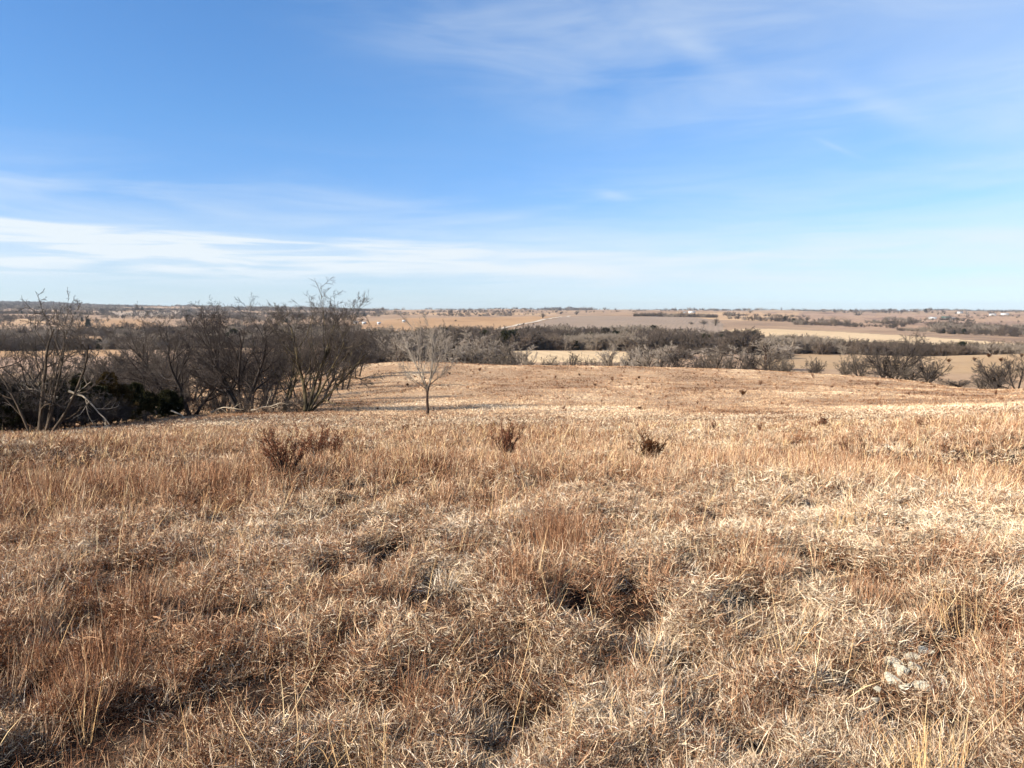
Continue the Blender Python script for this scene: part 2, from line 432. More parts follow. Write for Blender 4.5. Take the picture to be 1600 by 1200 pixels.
def ribbons(rng, P, w, tone, floor=.004):
    """P (n, m, 3) spines to ribbons of quads, tapering to the tip"""
    n, m, _ = P.shape
    P = P.copy(); P[..., 2] = np.maximum(P[..., 2], floor)
    T = unit(np.gradient(P, axis=1)); r = unit(rng.normal(size=(n, 1, 3)))
    Sd = unit(np.cross(T, r)); t = np.linspace(0, 1, m)
    prof = np.where(t < .25, .75 + t, 1.0) * (1 - np.clip((t - .35) / .65, 0, 1) ** 1.5 * .88)
    hw = (w[:, None] * prof[None])[..., None] * .5
    V = np.stack([P - Sd * hw, P + Sd * hw], 2)            # n,m,2,3
    idx = np.arange(n * m * 2).reshape(n, m, 2)
    q = np.stack([idx[:, :-1, 0], idx[:, :-1, 1], idx[:, 1:, 1], idx[:, 1:, 0]], -1).reshape(-1, 4)
    return V.reshape(-1, 3), q, np.repeat(tone, m * 2)

def join(parts):
    V, Q, T, o = [], [], [], 0
    for v, q, t in parts:
        V.append(v); Q.append(q + o); T.append(t); o += len(v)
    return np.concatenate(V), np.concatenate(Q), np.concatenate(T)

def disc(rng, n, R):
    a = rng.uniform(0, 2 * PI, n); r = R * np.sqrt(rng.uniform(0, 1, n)); return np.stack([r * np.cos(a), r * np.sin(a), 0 * a], 1)


def grass_mat(name, stops, tr=.07):
    m, nt = mat(name)
    tone = nd(nt, 'ShaderNodeAttribute', attribute_name='tone').outputs['Fac']
    finish(nt, ramp(nt, tone, stops), trans=tr); return m

GMATS = [
 grass_mat('straw_grass', [(0, (.055, .027, .018)), (.25, (.20, .105, .065)), (.44, (.44, .295, .19)), (.64, (.74, .58, .40)), (.90, (.97, .87, .69))]),
 grass_mat('rust_grass', [(0, (.042, .018, .012)), (.28, (.155, .070, .042)), (.52, (.345, .18, .105)), (.75, (.60, .39, .25)), (.97, (.86, .68, .49))]),
 grass_mat('pale_grass', [(0, (.12, .07, .05)), (.25, (.36, .25, .18)), (.5, (.70, .57, .44)), (.75, (.90, .81, .69)), (1, (.97, .92, .84))]),
 grass_mat('gold_stalk', [(0, (.34, .19, .09)), (.5, (.68, .47, .25)), (1, (.88, .74, .48))])]

# rust-coloured clumps seen in the photograph: px, r, spread, strength
CLUMPS = [(870, 5.9, .40, 1.0), (885, 5.3, .26, .9), (930, 4.45, .50, .9), (850, 4.4, .30, .7), (150, 4.5, .45, 1.1), (110, 3.8, .35, .6), (440, 9.0, .8, .8),
          (1320, 11.5, 1.0, .5), (650, 12.5, 1.3, .8), (1140, 11.5, 1.2, .7), (1240, 12, 1.0, .6), (200, 11, 2.2, .6), (60, 10, 2.0, .6), (1500, 6.0, .5, .5), (1480, 8.2, .6, .5),
          (620, 3.0, .22, .6), (1380, 5.2, .35, .5), (700, 7.4, .5, .6), (1580, 4.4, .4, .7), (1540, 11.5, 1.2, .7), (300, 9.6, .8, .5), (1060, 9.2, .6, .5), (1200, 8.0, .45, .5), (480, 3.5, .3, .5),
          (990, 3.2, .25, .4), (820, 11.8, 1.0, .4), (780, 5.8, .3, .4), (1190, 4.9, .3, .6), (560, 4.6, .25, .4)]
ROCKX = spot(1415, 3.45)
_CL = [(*spot(p, r)[:2], s_, k) for p, r, s_, k in CLUMPS]

def masks(x, y):
    rust = np.zeros_like(x); hole = np.zeros_like(x)
    for cx, cy, s_, k in _CL: rust += k * np.exp(-((x - cx) ** 2 + (y - cy) ** 2) / (s_ * s_))
    for cx, cy, a_, b_ in _HL: hole = np.maximum(hole, np.exp(-(((x - cx) / a_) ** 2 + ((y - cy) / b_) ** 2) ** 2))
    rk = np.exp(-(((x - ROCKX[0]) / .13) ** 2 + ((y - ROCKX[1] - .05) / .20) ** 2) ** 2) * .82
    r = np.hypot(x, y); nr = fbm(x / 1.3, y / 1.3, 31, 3) * .6 + fbm(x / 6, y / 6, 33, 2) * .4
    band = sstep(r, 8.0, 11) * (1 - sstep(r, 20, 27))
    pr = np.clip(sstep(nr, .45, .58) * (.42 + .24 * band) + rust * .75 + .11 + .10 * band + .10 * sstep(-x / r, .0, .5), 0, .9)
    pale = np.exp(-((x + 2.6) ** 2 / 1.6 + (y - 5.3) ** 2 / 1.0)) + .6 * np.exp(-((x - .1) ** 2 / .4 + (y - 5.7) ** 2 / .5)) + .35 * sstep(fbm(x / 1.7, y / 1.7, 61, 2), .5, .7)
    # clumpy thatch height
    f1 = fbm(x / .30, y / .30, 71, 3); f2 = fbm(x / 1.5, y / 1.5, 73, 2)
    hh = .008 + .17 * sstep(f1 * .65 + f2 * .35, .37, .68)
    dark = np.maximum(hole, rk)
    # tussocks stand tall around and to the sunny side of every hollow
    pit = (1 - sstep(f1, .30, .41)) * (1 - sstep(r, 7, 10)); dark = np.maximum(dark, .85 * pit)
    return pr, pale, np.clip(hh * (1 - dark) + .03 * np.clip(rust, 0, 1) * (1 - dark), .004, 1), dark, rust, band

WIDE = [0, 45]
def polar(rng, n, r0, r1, p=1.3, a=None):
    """more blades per square metre near the camera: density ~ r^-p"""
    e = 2 - p; r = (rng.uniform(r0 ** e, r1 ** e, n)) ** (1 / e); t = np.radians(rng.uniform(WIDE[0], WIDE[1], n)) * rng.choice([-1, 1], n)
    return r * np.sin(t), r * np.cos(t), r

class Grass:
    def __init__(s, seg): s.seg = seg; s.P = []; s.w = []; s.t = []; s.m = []
    def add(s, P, w, t, m): s.P.append(P); s.w.append(w); s.t.append(t); s.m.append(m)
    def build(s, rng, name, label):
        P = np.concatenate(s.P); w = np.concatenate(s.w); t = np.concatenate(s.t); m = np.concatenate(s.m)
        V, q, tt = ribbons(rng, P, w, np.clip(t, 0, 1), floor=-1e9)
        me = np_mesh(name, V, quads=q, attrs={'tone': ('FLOAT', tt.astype(np.float32))})
        for g in GMATS: me.materials.append(g)
        me.polygons.foreach_set('material_index', np.repeat(m, s.seg).astype(np.int32))
        o = mobj(name, me); tag(o, label, 'grass', kind='stuff'); print('grass blades', len(w)); return o

def kinds_for(rng, n, pr, pale):
    u = rng.uniform(size=n)
    return np.where(u < pr, 1, np.where(rng.uniform(size=n) < .07 + .45 * np.clip(pale, 0, 1), 2, 0))

def tone_at(rng, x, y, n):
    """per-blade shade of colour, in small and large patches"""
    return rng.beta(1.4, 1.5, n) * 1.08 - .05 + (fbm(x / .35, y / .35, 81, 2) - .5) * .50 + (fbm(x / 3, y / 3, 83, 2) - .5) * .35 + .07

def add_thatch(G, rng, n, r0, r1, p, L0, L1, tall=0.):
    x, y, r = polar(rng, n, r0, r1, p); pr, pale, hh, dark, rust, band = masks(x, y)
    keep = rng.uniform(size=n) > dark * .84
    x, y, r, pr, pale, hh = (a[keep] for a in (x, y, r, pr, pale, hh)); n = len(x)
    z = H(x, y) + hh * (.25 + .75 * rng.uniform(0, 1, n) ** .6) - .01
    D = rng.normal(size=(n, 3)) * np.array([1, 1, .5]); D[:, 2] = np.abs(D[:, 2]) + .05 + tall * rng.uniform(0, 1, n)
    L = rng.uniform(L0, L1, n)
    G.add(spines(rng, np.stack([x, y, z], 1), D, L, .55, G.seg, .10, .18), (.0013 + .00035 * r) * rng.uniform(.5, 1.4, n), tone_at(rng, x, y, n), kinds_for(rng, n, pr, pale))

def add_tufts(G, rng, ntuft, per, r0, r1, p, kind, hs=1., hole_clear=True):
    x, y, r = polar(rng, ntuft, r0, r1, p); pr, pale, hh, dark, rust, band = masks(x, y)
    w_ = {'tussock': 1 - pr * .6, 'bluestem': pr ** 1.2, 'stalks': .6 + .4 * pr}[kind]
    keep = (rng.uniform(size=ntuft) < w_) & (dark < .25)
    x, y, r, pr, pale, hh, rust = (a[keep] for a in (x, y, r, pr, pale, hh, rust)); nt_ = len(x)
    sc = rng.uniform(.6, 1.3, nt_) * (.75 + 1.6 * hh) * hs
    tt = tone_at(rng, x, y, nt_); az = rng.uniform(0, 2 * PI, nt_); ln = rng.normal(0, .16, (nt_, 2)) + np.array([.12, 0])
    i = np.repeat(np.arange(nt_), per); n = len(i); s = sc[i]
    R = {'tussock': .07, 'bluestem': .07, 'stalks': .12}[kind] * (1 + r[i] * .03)
    o = disc(rng, n, 1.0); P0 = np.stack([x[i], y[i], 0 * s], 1) + o * (R * s)[:, None]
    P0[:, 2] = H(P0[:, 0], P0[:, 1]) + hh[i] * .3 - .01
    base = np.concatenate([ln[i], np.ones((n, 1))], 1)
    wd = .0014 + .00036 * r[i]
    if kind == 'tussock':
        D = base + o * .8 + rng.normal(size=(n, 3)) * .35; L = rng.uniform(.05, .16, n) * s
        G.add(spines(rng, P0, D, L, .38, G.seg, .30, .14), wd * rng.uniform(.5, 1.3, n), tt[i] * .55 + .5 * rng.beta(2, 2, n), np.where(rng.uniform(size=n) < .25 + pale[i] * .5, 2, 0))
    elif kind == 'bluestem':
        k = rng.uniform(size=n) < .30; t = rng.uniform(0, .9, n); t[k] = 0
        D = base + o * .35 + rng.normal(size=(n, 3)) * .13; L = rng.uniform(.20, .42, n) * s * (1 + .35 * np.clip(rust[i], 0, 1))
        P1 = P0 + unit(D) * (L * t)[:, None]
        D2 = np.where(k[:, None], D, rng.normal(size=(n, 3)) * .55 + np.array([.1, 0, .9])); L2 = np.where(k, L, rng.uniform(.03, .11, n) * s)
        c = np.where(k, .06, .5)
        G.add(spines(rng, P1, D2, L2, c, G.seg, .06, .06), wd * rng.uniform(.45, 1.0, n), tt[i] * .6 + .45 * rng.beta(2, 2, n), np.where(rng.uniform(size=n) < .85, 1, 0))
    else:
        D = base + rng.normal(size=(n, 3)) * .38; L = rng.uniform(.15, .42, n) * s
        G.add(spines(rng, P0, D, L, .12, G.seg, .04, .05), wd * rng.uniform(.6, 1.3, n), rng.beta(3, 1.6, n), np.full(n, 3))

def build_grass():
    rng = np.random.default_rng(11)
    G = Grass(3)
    add_thatch(G, rng, 760000, 1.8, 8.6, 1.2, .028, .095)
    add_tufts(G, rng, 5200, 44, 1.8, 8.6, 1.0, 'tussock')
    add_tufts(G, rng, 4200, 44, 1.8, 8.6, 1.0, 'bluestem', .66)
    add_tufts(G, rng, 800, 4, 1.8, 8.6, 1.0, 'stalks')
    WIDE[:] = [45, 88]           # the same sward carried on to both sides of the view
    add_thatch(G, rng, 330000, .9, 8.6, 1.0, .028, .095)
    add_tufts(G, rng, 2200, 44, .9, 8.6, .8, 'tussock'); add_tufts(G, rng, 1800, 44, .9, 8.6, .8, 'bluestem', .66)
    WIDE[:] = [0, 45]
    # a few outstanding bunches: px, r, height, spread, material, blades
    for px, r_, h_, sp_, m_, nb_ in [(868, 5.25, .50, .09, 1, 420), (892, 5.15, .46, .08, 1, 360), (842, 5.5, .40, .10, 1, 300), (905, 5.6, .40, .1, 1, 260), (720, 5.3, .26, .12, 1, 260), (150, 3.9, .34, .14, 1, 420), (105, 3.5, .30, .12, 1, 260), (120, 3.3, .42, .03, 3, 16),
                                     (25, 2.55, .40, .05, 3, 26), (560, 2.6, .34, .08, 3, 60), (1470, 2.9, .36, .10, 3, 70), (1445, 2.8, .34, .06, 3, 40), (1590, 3.6, .34, .1, 1, 200), (610, 4.35, .24, .08, 1, 160), (1500, 4.6, .40, .1, 3, 60), (1365, 4.7, .38, .12, 1, 240), (1310, 6.6, .36, .12, 3, 90), (640, 6.6, .30, .1, 1, 180)]:
        cx, cy, cz = spot(px, r_, 900); o = disc(rng, nb_, 1.) ; P0 = np.array([cx, cy, 0]) + o * sp_; P0[:, 2] = H(P0[:, 0], P0[:, 1])
        tl = rng.uniform(0, .75, nb_) * (rng.uniform(size=nb_) < .55); D = np.array([rng.normal(0, .12), 0, 1.]) + o * .32 + rng.normal(size=(nb_, 3)) * .10; L = rng.uniform(.55, 1.0, nb_) * h_
        P1 = P0 + unit(D) * (L * tl)[:, None]; sd_ = tl > 0
        D = np.where(sd_[:, None], rng.normal(size=(nb_, 3)) * .4 + np.array([0, 0, .9]), D); L = np.where(sd_, rng.uniform(.04, .12, nb_), L)
        G.add(spines(rng, P1, D, L, np.where(sd_, .45, .08), 3, .05, .05), np.full(nb_, .0030 if m_ == 3 and nb_ < 80 else .0024) * rng.uniform(.6, 1.2, nb_), rng.beta(2.2, 2, nb_) * .9, np.full(nb_, m_))
    # long bent stalks lying over the grass: from px,py to px,py
    for (a0, b0), (a1, b1) in [((640, 868), (778, 845)), ((150, 905), (165, 1000)), ((1330, 1010), (1372, 1075)), ((1010, 862), (1060, 880)), ((905, 868), (960, 902)), ((40, 780), (20, 800)), ((1365, 760), (1400, 800)), ((1000, 700), (985, 640))]:
        r_ = 1.62 / math.tan(math.radians(5.39) + math.atan((max(b0, b1) - 600) / F)); w = []
        for aa, bb in ((a0, b0), (a1, b1)):
            x_, y_, z_ = [float(v) for v in ray(aa, bb)]; kk = r_ / math.hypot(x_, y_) * (.985 if bb > min(b0, b1) else 1.0); w.append(np.array([x_ * kk, y_ * kk, ZC + z_ * kk]))
        A_, B_ = w; M_ = (A_ + B_) / 2 + np.array([0, 0, .012]); G.add(np.stack([A_, (A_ + M_) / 2, M_ + (B_ - M_) * .2, B_])[None], np.array([.0032]), np.array([.8]), np.array([3]))
    G.build(rng, 'grass', 'matted straw and rust dry grass filling the foreground')
    G = Grass(3); WIDE[:] = [0, 54]
    add_thatch(G, rng, 700000, 8.6, 44, 1.3, .06, .16, .3)
    add_tufts(G, rng, 10500, 26, 8.6, 32, 1.2, 'tussock', 1.05)
    add_tufts(G, rng, 23500, 30, 8.6, 30, 1.2, 'bluestem', .72)
    add_tufts(G, rng, 5000, 4, 8.6, 28, 1.2, 'stalks')
    G.build(rng, 'grass', 'tall red brown dry bluestem grass on the near hill crest')
    # short grazed grass of the middle meadow, out to the second crest
    G = Grass(2); n = 720000; x, y, r = polar(rng, n, 20, 185, 1.3)
    hh = fbm(x / 2.6, y / 2.6, 91, 3); nb = fbm(x / 7, y / 15, 93, 4); rp = fbm(x / 1.8, y / 1.8, 95, 2)
    keep = (rng.uniform(size=n) < .62 + .38 * sstep(hh, .38, .6)) & (rng.uniform(size=n) < sstep(r, 18, 28) + .15); x, y, r, hh, nb, rp = (a[keep] for a in (x, y, r, hh, nb, rp)); n = len(x)
    px_ = 800 + F * x / y
    zone = np.exp(-((px_ - 960) / 150) ** 2) * sstep(r, 60, 90) * (1 - sstep(r, 140, 165)) + .4 * np.exp(-((px_ - 800) / 90) ** 2) * sstep(r, 55, 70)
    D = rng.normal(size=(n, 3)) * np.array([1, 1, .45]); D[:, 2] = np.abs(D[:, 2]) + .35
    L = rng.uniform(.07, .19, n) * (.5 + hh)
    rc = np.clip(.06 + sstep(nb * .6 + rp * .4, .46, .60) * (.20 + .75 * zone), 0, .9)
    kd = np.where(rng.uniform(size=n) < rc, 1, np.where(rng.uniform(size=n) < .07, 2, 0))
    G.add(spines(rng, np.stack([x, y, H(x, y)], 1), D, L, .3, 2, .1), (.00045 * r) * rng.uniform(.6, 1.4, n), rng.beta(3, 3, n) * .34 + (nb - .5) * 1.0 + (rp - .5) * .35 - .10 * sstep(fbm(x / 5, y / 9, 97, 3), .50, .64) - .14 * sstep(fbm(x / 1.1, y / 1.1, 99, 2), .52, .70) + .385 + .10 * (kd == 1), kd)
    m_ = 5200; x, y, r = polar(rng, m_, 34, 180, .9); px_ = 800 + F * x / y; cl = fbm(x / 5, y / 5, 101, 3); zone = np.exp(-((px_ - 950) / 190) ** 2) * sstep(r, 55, 90)
    kp = rng.uniform(size=m_) < .20 + .9 * sstep(cl, .48, .62) * (.45 + zone); x, y, r = x[kp], y[kp], r[kp]; m_ = len(x); i = np.repeat(np.arange(m_), 16); n = len(i)
    sc = rng.uniform(.5, 1.2, m_)[i]; o = disc(rng, n, .16) * sc[:, None]; X, Y = x[i] + o[:, 0], y[i] + o[:, 1]; D = np.array([.1, 0, 1.]) + o * 1.5 + rng.normal(size=(n, 3)) * .3
    G.add(spines(rng, np.stack([X, Y, H(X, Y)], 1), D, rng.uniform(.12, .34, n) * sc, .2, 2, .1), .00040 * r[i] * rng.uniform(.5, 1.2, n), rng.beta(2, 2, n) * .5 + rng.uniform(-.1, .25, m_)[i], np.where(rng.uniform(size=m_) < .6, 1, 0)[i])
    G.build(rng, 'grass', 'short pale grazed grass covering the sloping middle meadow')
build_grass()

#SECTION TREES
def ground_hit(px, py):
    """distance at which the sight line of a photo pixel meets the ground"""
    a, te = az_te(px, py); rr = np.exp(np.linspace(math.log(1.5), math.log(12000), 2600))
    zz = H(rr * np.sin(a), rr * np.cos(a)); ok = (zz - ZC) / rr >= te
    return float(rr[np.argmax(ok)]) if ok.any() else 9000.

def hit(px, py): return spot(px, ground_hit(px, py), py)

def grow(rng, stems, lv, lean=(0, 0, 0)):
    """levels of branch polylines: [(pts, rad)]; stems = [(P0, D0, L, R)]"""
    lean = np.array(lean)
    P0 = np.array([s_[0] for s_ in stems], float); D0 = unit(np.array([s_[1] for s_ in stems], float))
    L = np.array([s_[2] for s_ in stems], float); R = np.array([s_[3] for s_ in stems], float); out = []
    for k, v in enumerate(lv):
        n = len(P0); sg = v['seg']; D = D0.copy(); pts = [P0]; dirs = [D]
        for q in range(sg):
            D = unit(D + rng.normal(size=(n, 3)) * v['wig'] + np.array([0, 0, v.get('up', 0)]) + lean * v.get('lean', 1) / sg)
            pts.append(pts[-1] + D * (L / sg)[:, None]); dirs.append(D)
        pts = np.stack(pts, 1); dirs = np.stack(dirs, 1)
        t = np.linspace(0, 1, sg + 1); tip = v.get('tip', .3)
        rad = R[:, None] * (1 - t[None] * (1 - tip)); 
        if k == 0: rad[:, 0] *= 1.25
        out.append((pts, rad))
        if k + 1 == len(lv): break
        w = lv[k + 1]; m = w['n']; i = np.repeat(np.arange(n), m); N = len(i)
        tt = (np.tile(np.arange(m), n) + rng.uniform(0, 1, N)) / m
        tt = w['t0'] + (1 - w['t0']) * tt; ft = tt * sg; fi = np.minimum(ft.astype(int), sg - 1); ff = (ft - fi)[:, None]
        P0 = pts[i, fi] * (1 - ff) + pts[i, fi + 1] * ff; pd = dirs[i, fi + 1]
        rv = rng.normal(size=(N, 3)); side = unit(rv - (rv * pd).sum(1, keepdims=True) * pd)
        an = np.radians(w['ang'] + rng.normal(0, w.get('sd', 12), N))[:, None]
        D0 = unit(pd * np.cos(an) + side * np.sin(an))
        rp = rad[i, fi] * (1 - ff[:, 0]) + rad[i, fi + 1] * ff[:, 0]
        L = L[i] * w['L'] * (1 - w.get('sh', .55) * (tt - w['t0'])) * rng.uniform(.65, 1.25, N)
        R = np.maximum(np.minimum(rp * .8, rp * w['rr']), w.get('rmin', .004))
    return out

def tubes(levels, sides):
    V, Q, o = [], [], 0
    for (P, rad), k in zip(levels, sides):
        n, m, _ = P.shape; T = unit(np.gradient(P, axis=1))
        ref = np.where(np.abs(T[:, :1, 2:]) > .9, np.array([1., 0, 0]), np.array([0, 0, 1.]))
        A = unit(np.cross(T, np.broadcast_to(ref, T.shape))); B = np.cross(T, A)
        th = np.arange(k) / k * 2 * PI
        ring = P[:, :, None] + rad[..., None, None] * (A[:, :, None] * np.cos(th)[:, None] + B[:, :, None] * np.sin(th)[:, None])
        idx = np.arange(n * m * k).reshape(n, m, k) + o; nx = np.roll(idx, -1, 2)
        Q.append(np.stack([idx[:, :-1], nx[:, :-1], nx[:, 1:], idx[:, 1:]], -1).reshape(-1, 4)); V.append(ring.reshape(-1, 3)); o += n * m * k
    return np.concatenate(V), np.concatenate(Q)

def bark(name, a, b, sc=6, patch=None, foot=None):
    m, nt = mat(name); tcn = nd(nt, 'ShaderNodeTexCoord').outputs['Object']
    n1 = noise(nt, mapping(nt, tcn, (1, 1, .35)), sc, 4, .65)
    c = ramp(nt, n1, [(.3, a), (.7, b)])
    if patch: c = mixc(nt, ramp(nt, noise(nt, tcn, 1.3, 2), [(.45, (0, 0, 0)), (.6, (1, 1, 1))]), c, patch)
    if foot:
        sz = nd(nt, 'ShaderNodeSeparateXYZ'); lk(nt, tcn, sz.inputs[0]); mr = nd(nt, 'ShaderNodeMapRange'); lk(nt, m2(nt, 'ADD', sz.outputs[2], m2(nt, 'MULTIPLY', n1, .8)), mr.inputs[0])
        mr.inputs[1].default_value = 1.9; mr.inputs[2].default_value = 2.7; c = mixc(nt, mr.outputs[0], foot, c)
    finish(nt, c, .9, bump=n1, bd=.02); return m
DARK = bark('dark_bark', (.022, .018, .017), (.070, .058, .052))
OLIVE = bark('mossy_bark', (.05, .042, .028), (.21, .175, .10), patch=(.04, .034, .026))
BROWN = bark('brown_bark', (.030, .024, .019), (.13, .10, .075))
TWIG = bark('twig_bark', (.058, .050, .047), (.125, .108, .10), 2)
TWIGM = bark('brush_bark', (.095, .082, .070), (.185, .16, .14), 2)
TWIGD = bark('dark_twig_bark', (.036, .030, .029), (.080, .067, .064), 2)
TWIGP = bark('pale_twig_bark', (.25, .22, .19), (.42, .38, .34), 2)
ASH = bark('grey_bark', (.10, .08, .065), (.44, .40, .35), 9, foot=(.055, .036, .028))  # foot colour paints the shadowed lower trunk into the bark, by height
DEAD = bark('bleached_wood', (.40, .34, .27), (.66, .60, .50), 8)

def parts_mesh(rng, levels, nb, sides):
    tv = tubes(levels[:nb], sides[:nb]); cv = tubes(levels[nb:], sides[nb:])
    return np_mesh('trunk', tv[0], quads=tv[1], smooth=True), np_mesh('crown', cv[0], quads=cv[1], smooth=True)

def make_tree(name, loc, levels, nb, sides, mt, mc, label, group=None, rz=0, sc=1, cat='tree', rng=rng0):
    a, b = parts_mesh(rng, levels, nb, sides); r = empty(name, loc, rz, sc)
    tag(r, label, cat, group); mobj('trunk', a, mt, r); mobj('crown', b, mc, r); return r

SD = [8, 5, 4, 3, 3]
def lv_bushy(h=1., tw=1.):   # n children, attach range, length ratio, angle ...
    return [dict(seg=7, wig=.11, up=.02, tip=.3), dict(n=8, t0=.22, L=.62, ang=42, sh=.40, rr=.58, seg=6, wig=.13, up=.05, tip=.3),
            dict(n=8, t0=.16, L=.50, ang=42, rr=.50, seg=5, wig=.14, up=.035, tip=.35, rmin=.011), dict(n=7, t0=.12, L=.50, ang=38, rr=.5, seg=3, wig=.10, up=.03, tip=.5, rmin=.0065 * tw),
            dict(n=7, t0=.10, L=.62, ang=32, rr=.6, seg=2, wig=.08, up=.02, tip=.5, rmin=.0046 * tw)]
def lv_old(h=1., tw=1.):       # spreading many-limbed locust/elm
    return [dict(seg=7, wig=.10, up=.03, tip=.35), dict(n=8, t0=.22, L=.62, ang=42, sh=.45, rr=.55, seg=6, wig=.13, up=.06, tip=.3),
            dict(n=8, t0=.15, L=.48, ang=42, rr=.5, seg=5, wig=.15, up=.05, tip=.35, rmin=.012), dict(n=8, t0=.1, L=.45, ang=38, rr=.5, seg=3, wig=.15, up=.04, tip=.5, rmin=.008 * tw),
            dict(n=int(7), t0=.1, L=.52, ang=38, rr=.6, seg=2, wig=.15, up=.03, tip=.5, rmin=.006 * tw)]

def build_near_trees():
    rng = np.random.default_rng(5); R = lambda *a: rng.uniform(*a)
    def stem(x, y, dx, dy, L, r, dz=1): return ((x, y, -.25), (dx, dy, dz), L, r)
    gB = None
    def T(px, r, name, stems, lv, mt, mc, label, py=640, lean=(0, 0, 0), nb=2, seed=1, group=None, sides=SD):
        g = np.random.default_rng(seed); lo = spot(px, r, py)
        return make_tree(name, lo, grow(g, stems, lv, lean), nb, sides, mt, mc, label, group, rng=g)
    B = lv_bushy
    # --- the ragged, half-dead tree at the left edge
    sparse = [dict(seg=8, wig=.09, up=.03, tip=.3), dict(n=8, t0=.22, L=.50, ang=42, sh=.3, rr=.5, seg=6, wig=.22, up=.09, tip=.3),
              dict(n=6, t0=.2, L=.42, ang=45, rr=.5, seg=5, wig=.25, up=.06, tip=.35, rmin=.012), dict(n=6, t0=.1, L=.42, ang=42, rr=.5, seg=3, wig=.2, up=.04, tip=.5, rmin=.007),
              dict(n=5, t0=.1, L=.5, ang=38, rr=.6, seg=2, wig=.2, up=.03, tip=.5, rmin=.005)]
    T(57, 41, 'bare_tree', [stem(0, 0, .04, 0, 5.2, .11), stem(.15, .1, .16, .1, 5.1, .085), stem(-.2, 0, -.30, 0, 4.6, .07), stem(.4, 0, .62, .05, 5.0, .085), stem(.2, .2, .40, .15, 4.6, .06), stem(-.1, .2, -.12, .1, 5.4, .07)], sparse, BROWN, TWIG,
      'ragged half dead tree with sparse crooked limbs, nearest to the left edge', seed=21)
    T(8, 44, 'bare_tree', [stem(0, 0, -.1, 0, 4.6, .10), stem(.2, 0, .25, 0, 4.2, .09), stem(-.4, 0, -.5, 0, 4, .09)], B(), DARK, TWIG,
      'low tangled bare tree cut off by the left edge of the photo', seed=22)
    T(-75, 46, 'bare_tree', [stem(0, 0, .1, 0, 5.4, .13), stem(.3, 0, -.35, 0, 5, .1)], B(), DARK, TWIG, 'bare tree just outside the left edge, its twigs reaching in', seed=23)
    # --- the thicket left of the middle
    T(262, 58, 'bare_tree', [stem(0, 0, -.25, 0, 5.4, .13), stem(.3, .2, .12, .1, 5.4, .12), stem(-.3, .1, -.55, .1, 4.8, .10)], B(), DARK, TWIG,
      'broad grey bare tree behind the dark cedars, leftmost of the dense thicket', seed=24)
    T(225, 70, 'bare_tree', [stem(0, 0, -.1, 0, 6.2, .13), stem(.4, .3, .35, .1, 5.6, .11)], B(), DARK, TWIG, 'hazy grey bare tree rising behind the cedars further back', seed=25)
    T(298, 56, 'bare_tree', [stem(0, 0, -.08, 0, 5.2, .15), stem(.15, 0, .4, 0, 4.6, .11)], B(), DARK, TWIGD, 'dark bare tree with thick short trunk right of the cedars', seed=26)
    T(375, 54.5, 'bare_tree', [stem(-.06, 0, -.62, .1, 5.6, .15), stem(0, .05, -.20, .15, 5.8, .15), stem(.1, 0, .42, 0, 5.8, .14), stem(.12, .05, .12, -.1, 5.9, .12)], B(), DARK, TWIGD,
      'wide bare tree with black limbs fanning in a V from one low fork', seed=27)
    T(335, 74, 'bare_tree', [stem(0, 0, .05, 0, 6.6, .14), stem(.4, .3, -.35, .1, 6, .11)], B(), DARK, TWIG, 'tall bare tree standing behind the V forked one', seed=28)
    T(415, 66, 'bare_tree', [stem(0, 0, .15, 0, 5.8, .13), stem(.4, .3, -.25, .1, 5.6, .12), stem(.2, 0, .5, 0, 5.4, .1)], B(), DARK, TWIGD, 'dense brown bare tree in the heart of the thicket', seed=29)
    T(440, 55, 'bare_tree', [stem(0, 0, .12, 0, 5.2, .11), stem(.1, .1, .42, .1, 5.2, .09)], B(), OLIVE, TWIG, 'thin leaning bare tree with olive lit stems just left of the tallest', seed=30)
    # the tallest, leaning to the right
    tall = B(); tall[0] = dict(seg=8, wig=.09, up=.03, tip=.3); tall[1] = dict(n=9, t0=.28, L=.58, ang=42, sh=.35, rr=.5, seg=6, wig=.13, up=.07, tip=.3)
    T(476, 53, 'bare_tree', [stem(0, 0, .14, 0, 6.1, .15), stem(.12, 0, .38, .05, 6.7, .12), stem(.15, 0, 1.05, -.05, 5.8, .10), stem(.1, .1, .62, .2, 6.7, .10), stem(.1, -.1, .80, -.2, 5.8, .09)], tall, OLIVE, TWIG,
      'tallest bare tree of the thicket, olive lit trunk and crown spreading right', seed=31)
    T(507, 73, 'bare_tree', [stem(0, 0, .0, 0, 5.8, .16), stem(.1, .2, .4, 0, 5.0, .09)], B(), DARK, TWIGD, 'dark bare tree with a straight black trunk behind the tallest one', seed=32)
    T(535, 92, 'bare_tree', [stem(0, 0, .1, 0, 6.2, .13), stem(.5, .2, .3, 0, 6, .1), stem(-.5, .2, -.3, 0, 6, .1)], B(1, 1.3), DARK, TWIG, 'rounded dense bare tree at the far right end of the thicket', seed=33)
    T(455, 84, 'bare_tree', [stem(0, 0, .1, 0, 5.8, .13), stem(.5, .2, -.3, 0, 5.6, .1)], B(1, 1.3), DARK, TWIG, 'bare tree behind the tallest one, mostly hidden by its branches', seed=34)
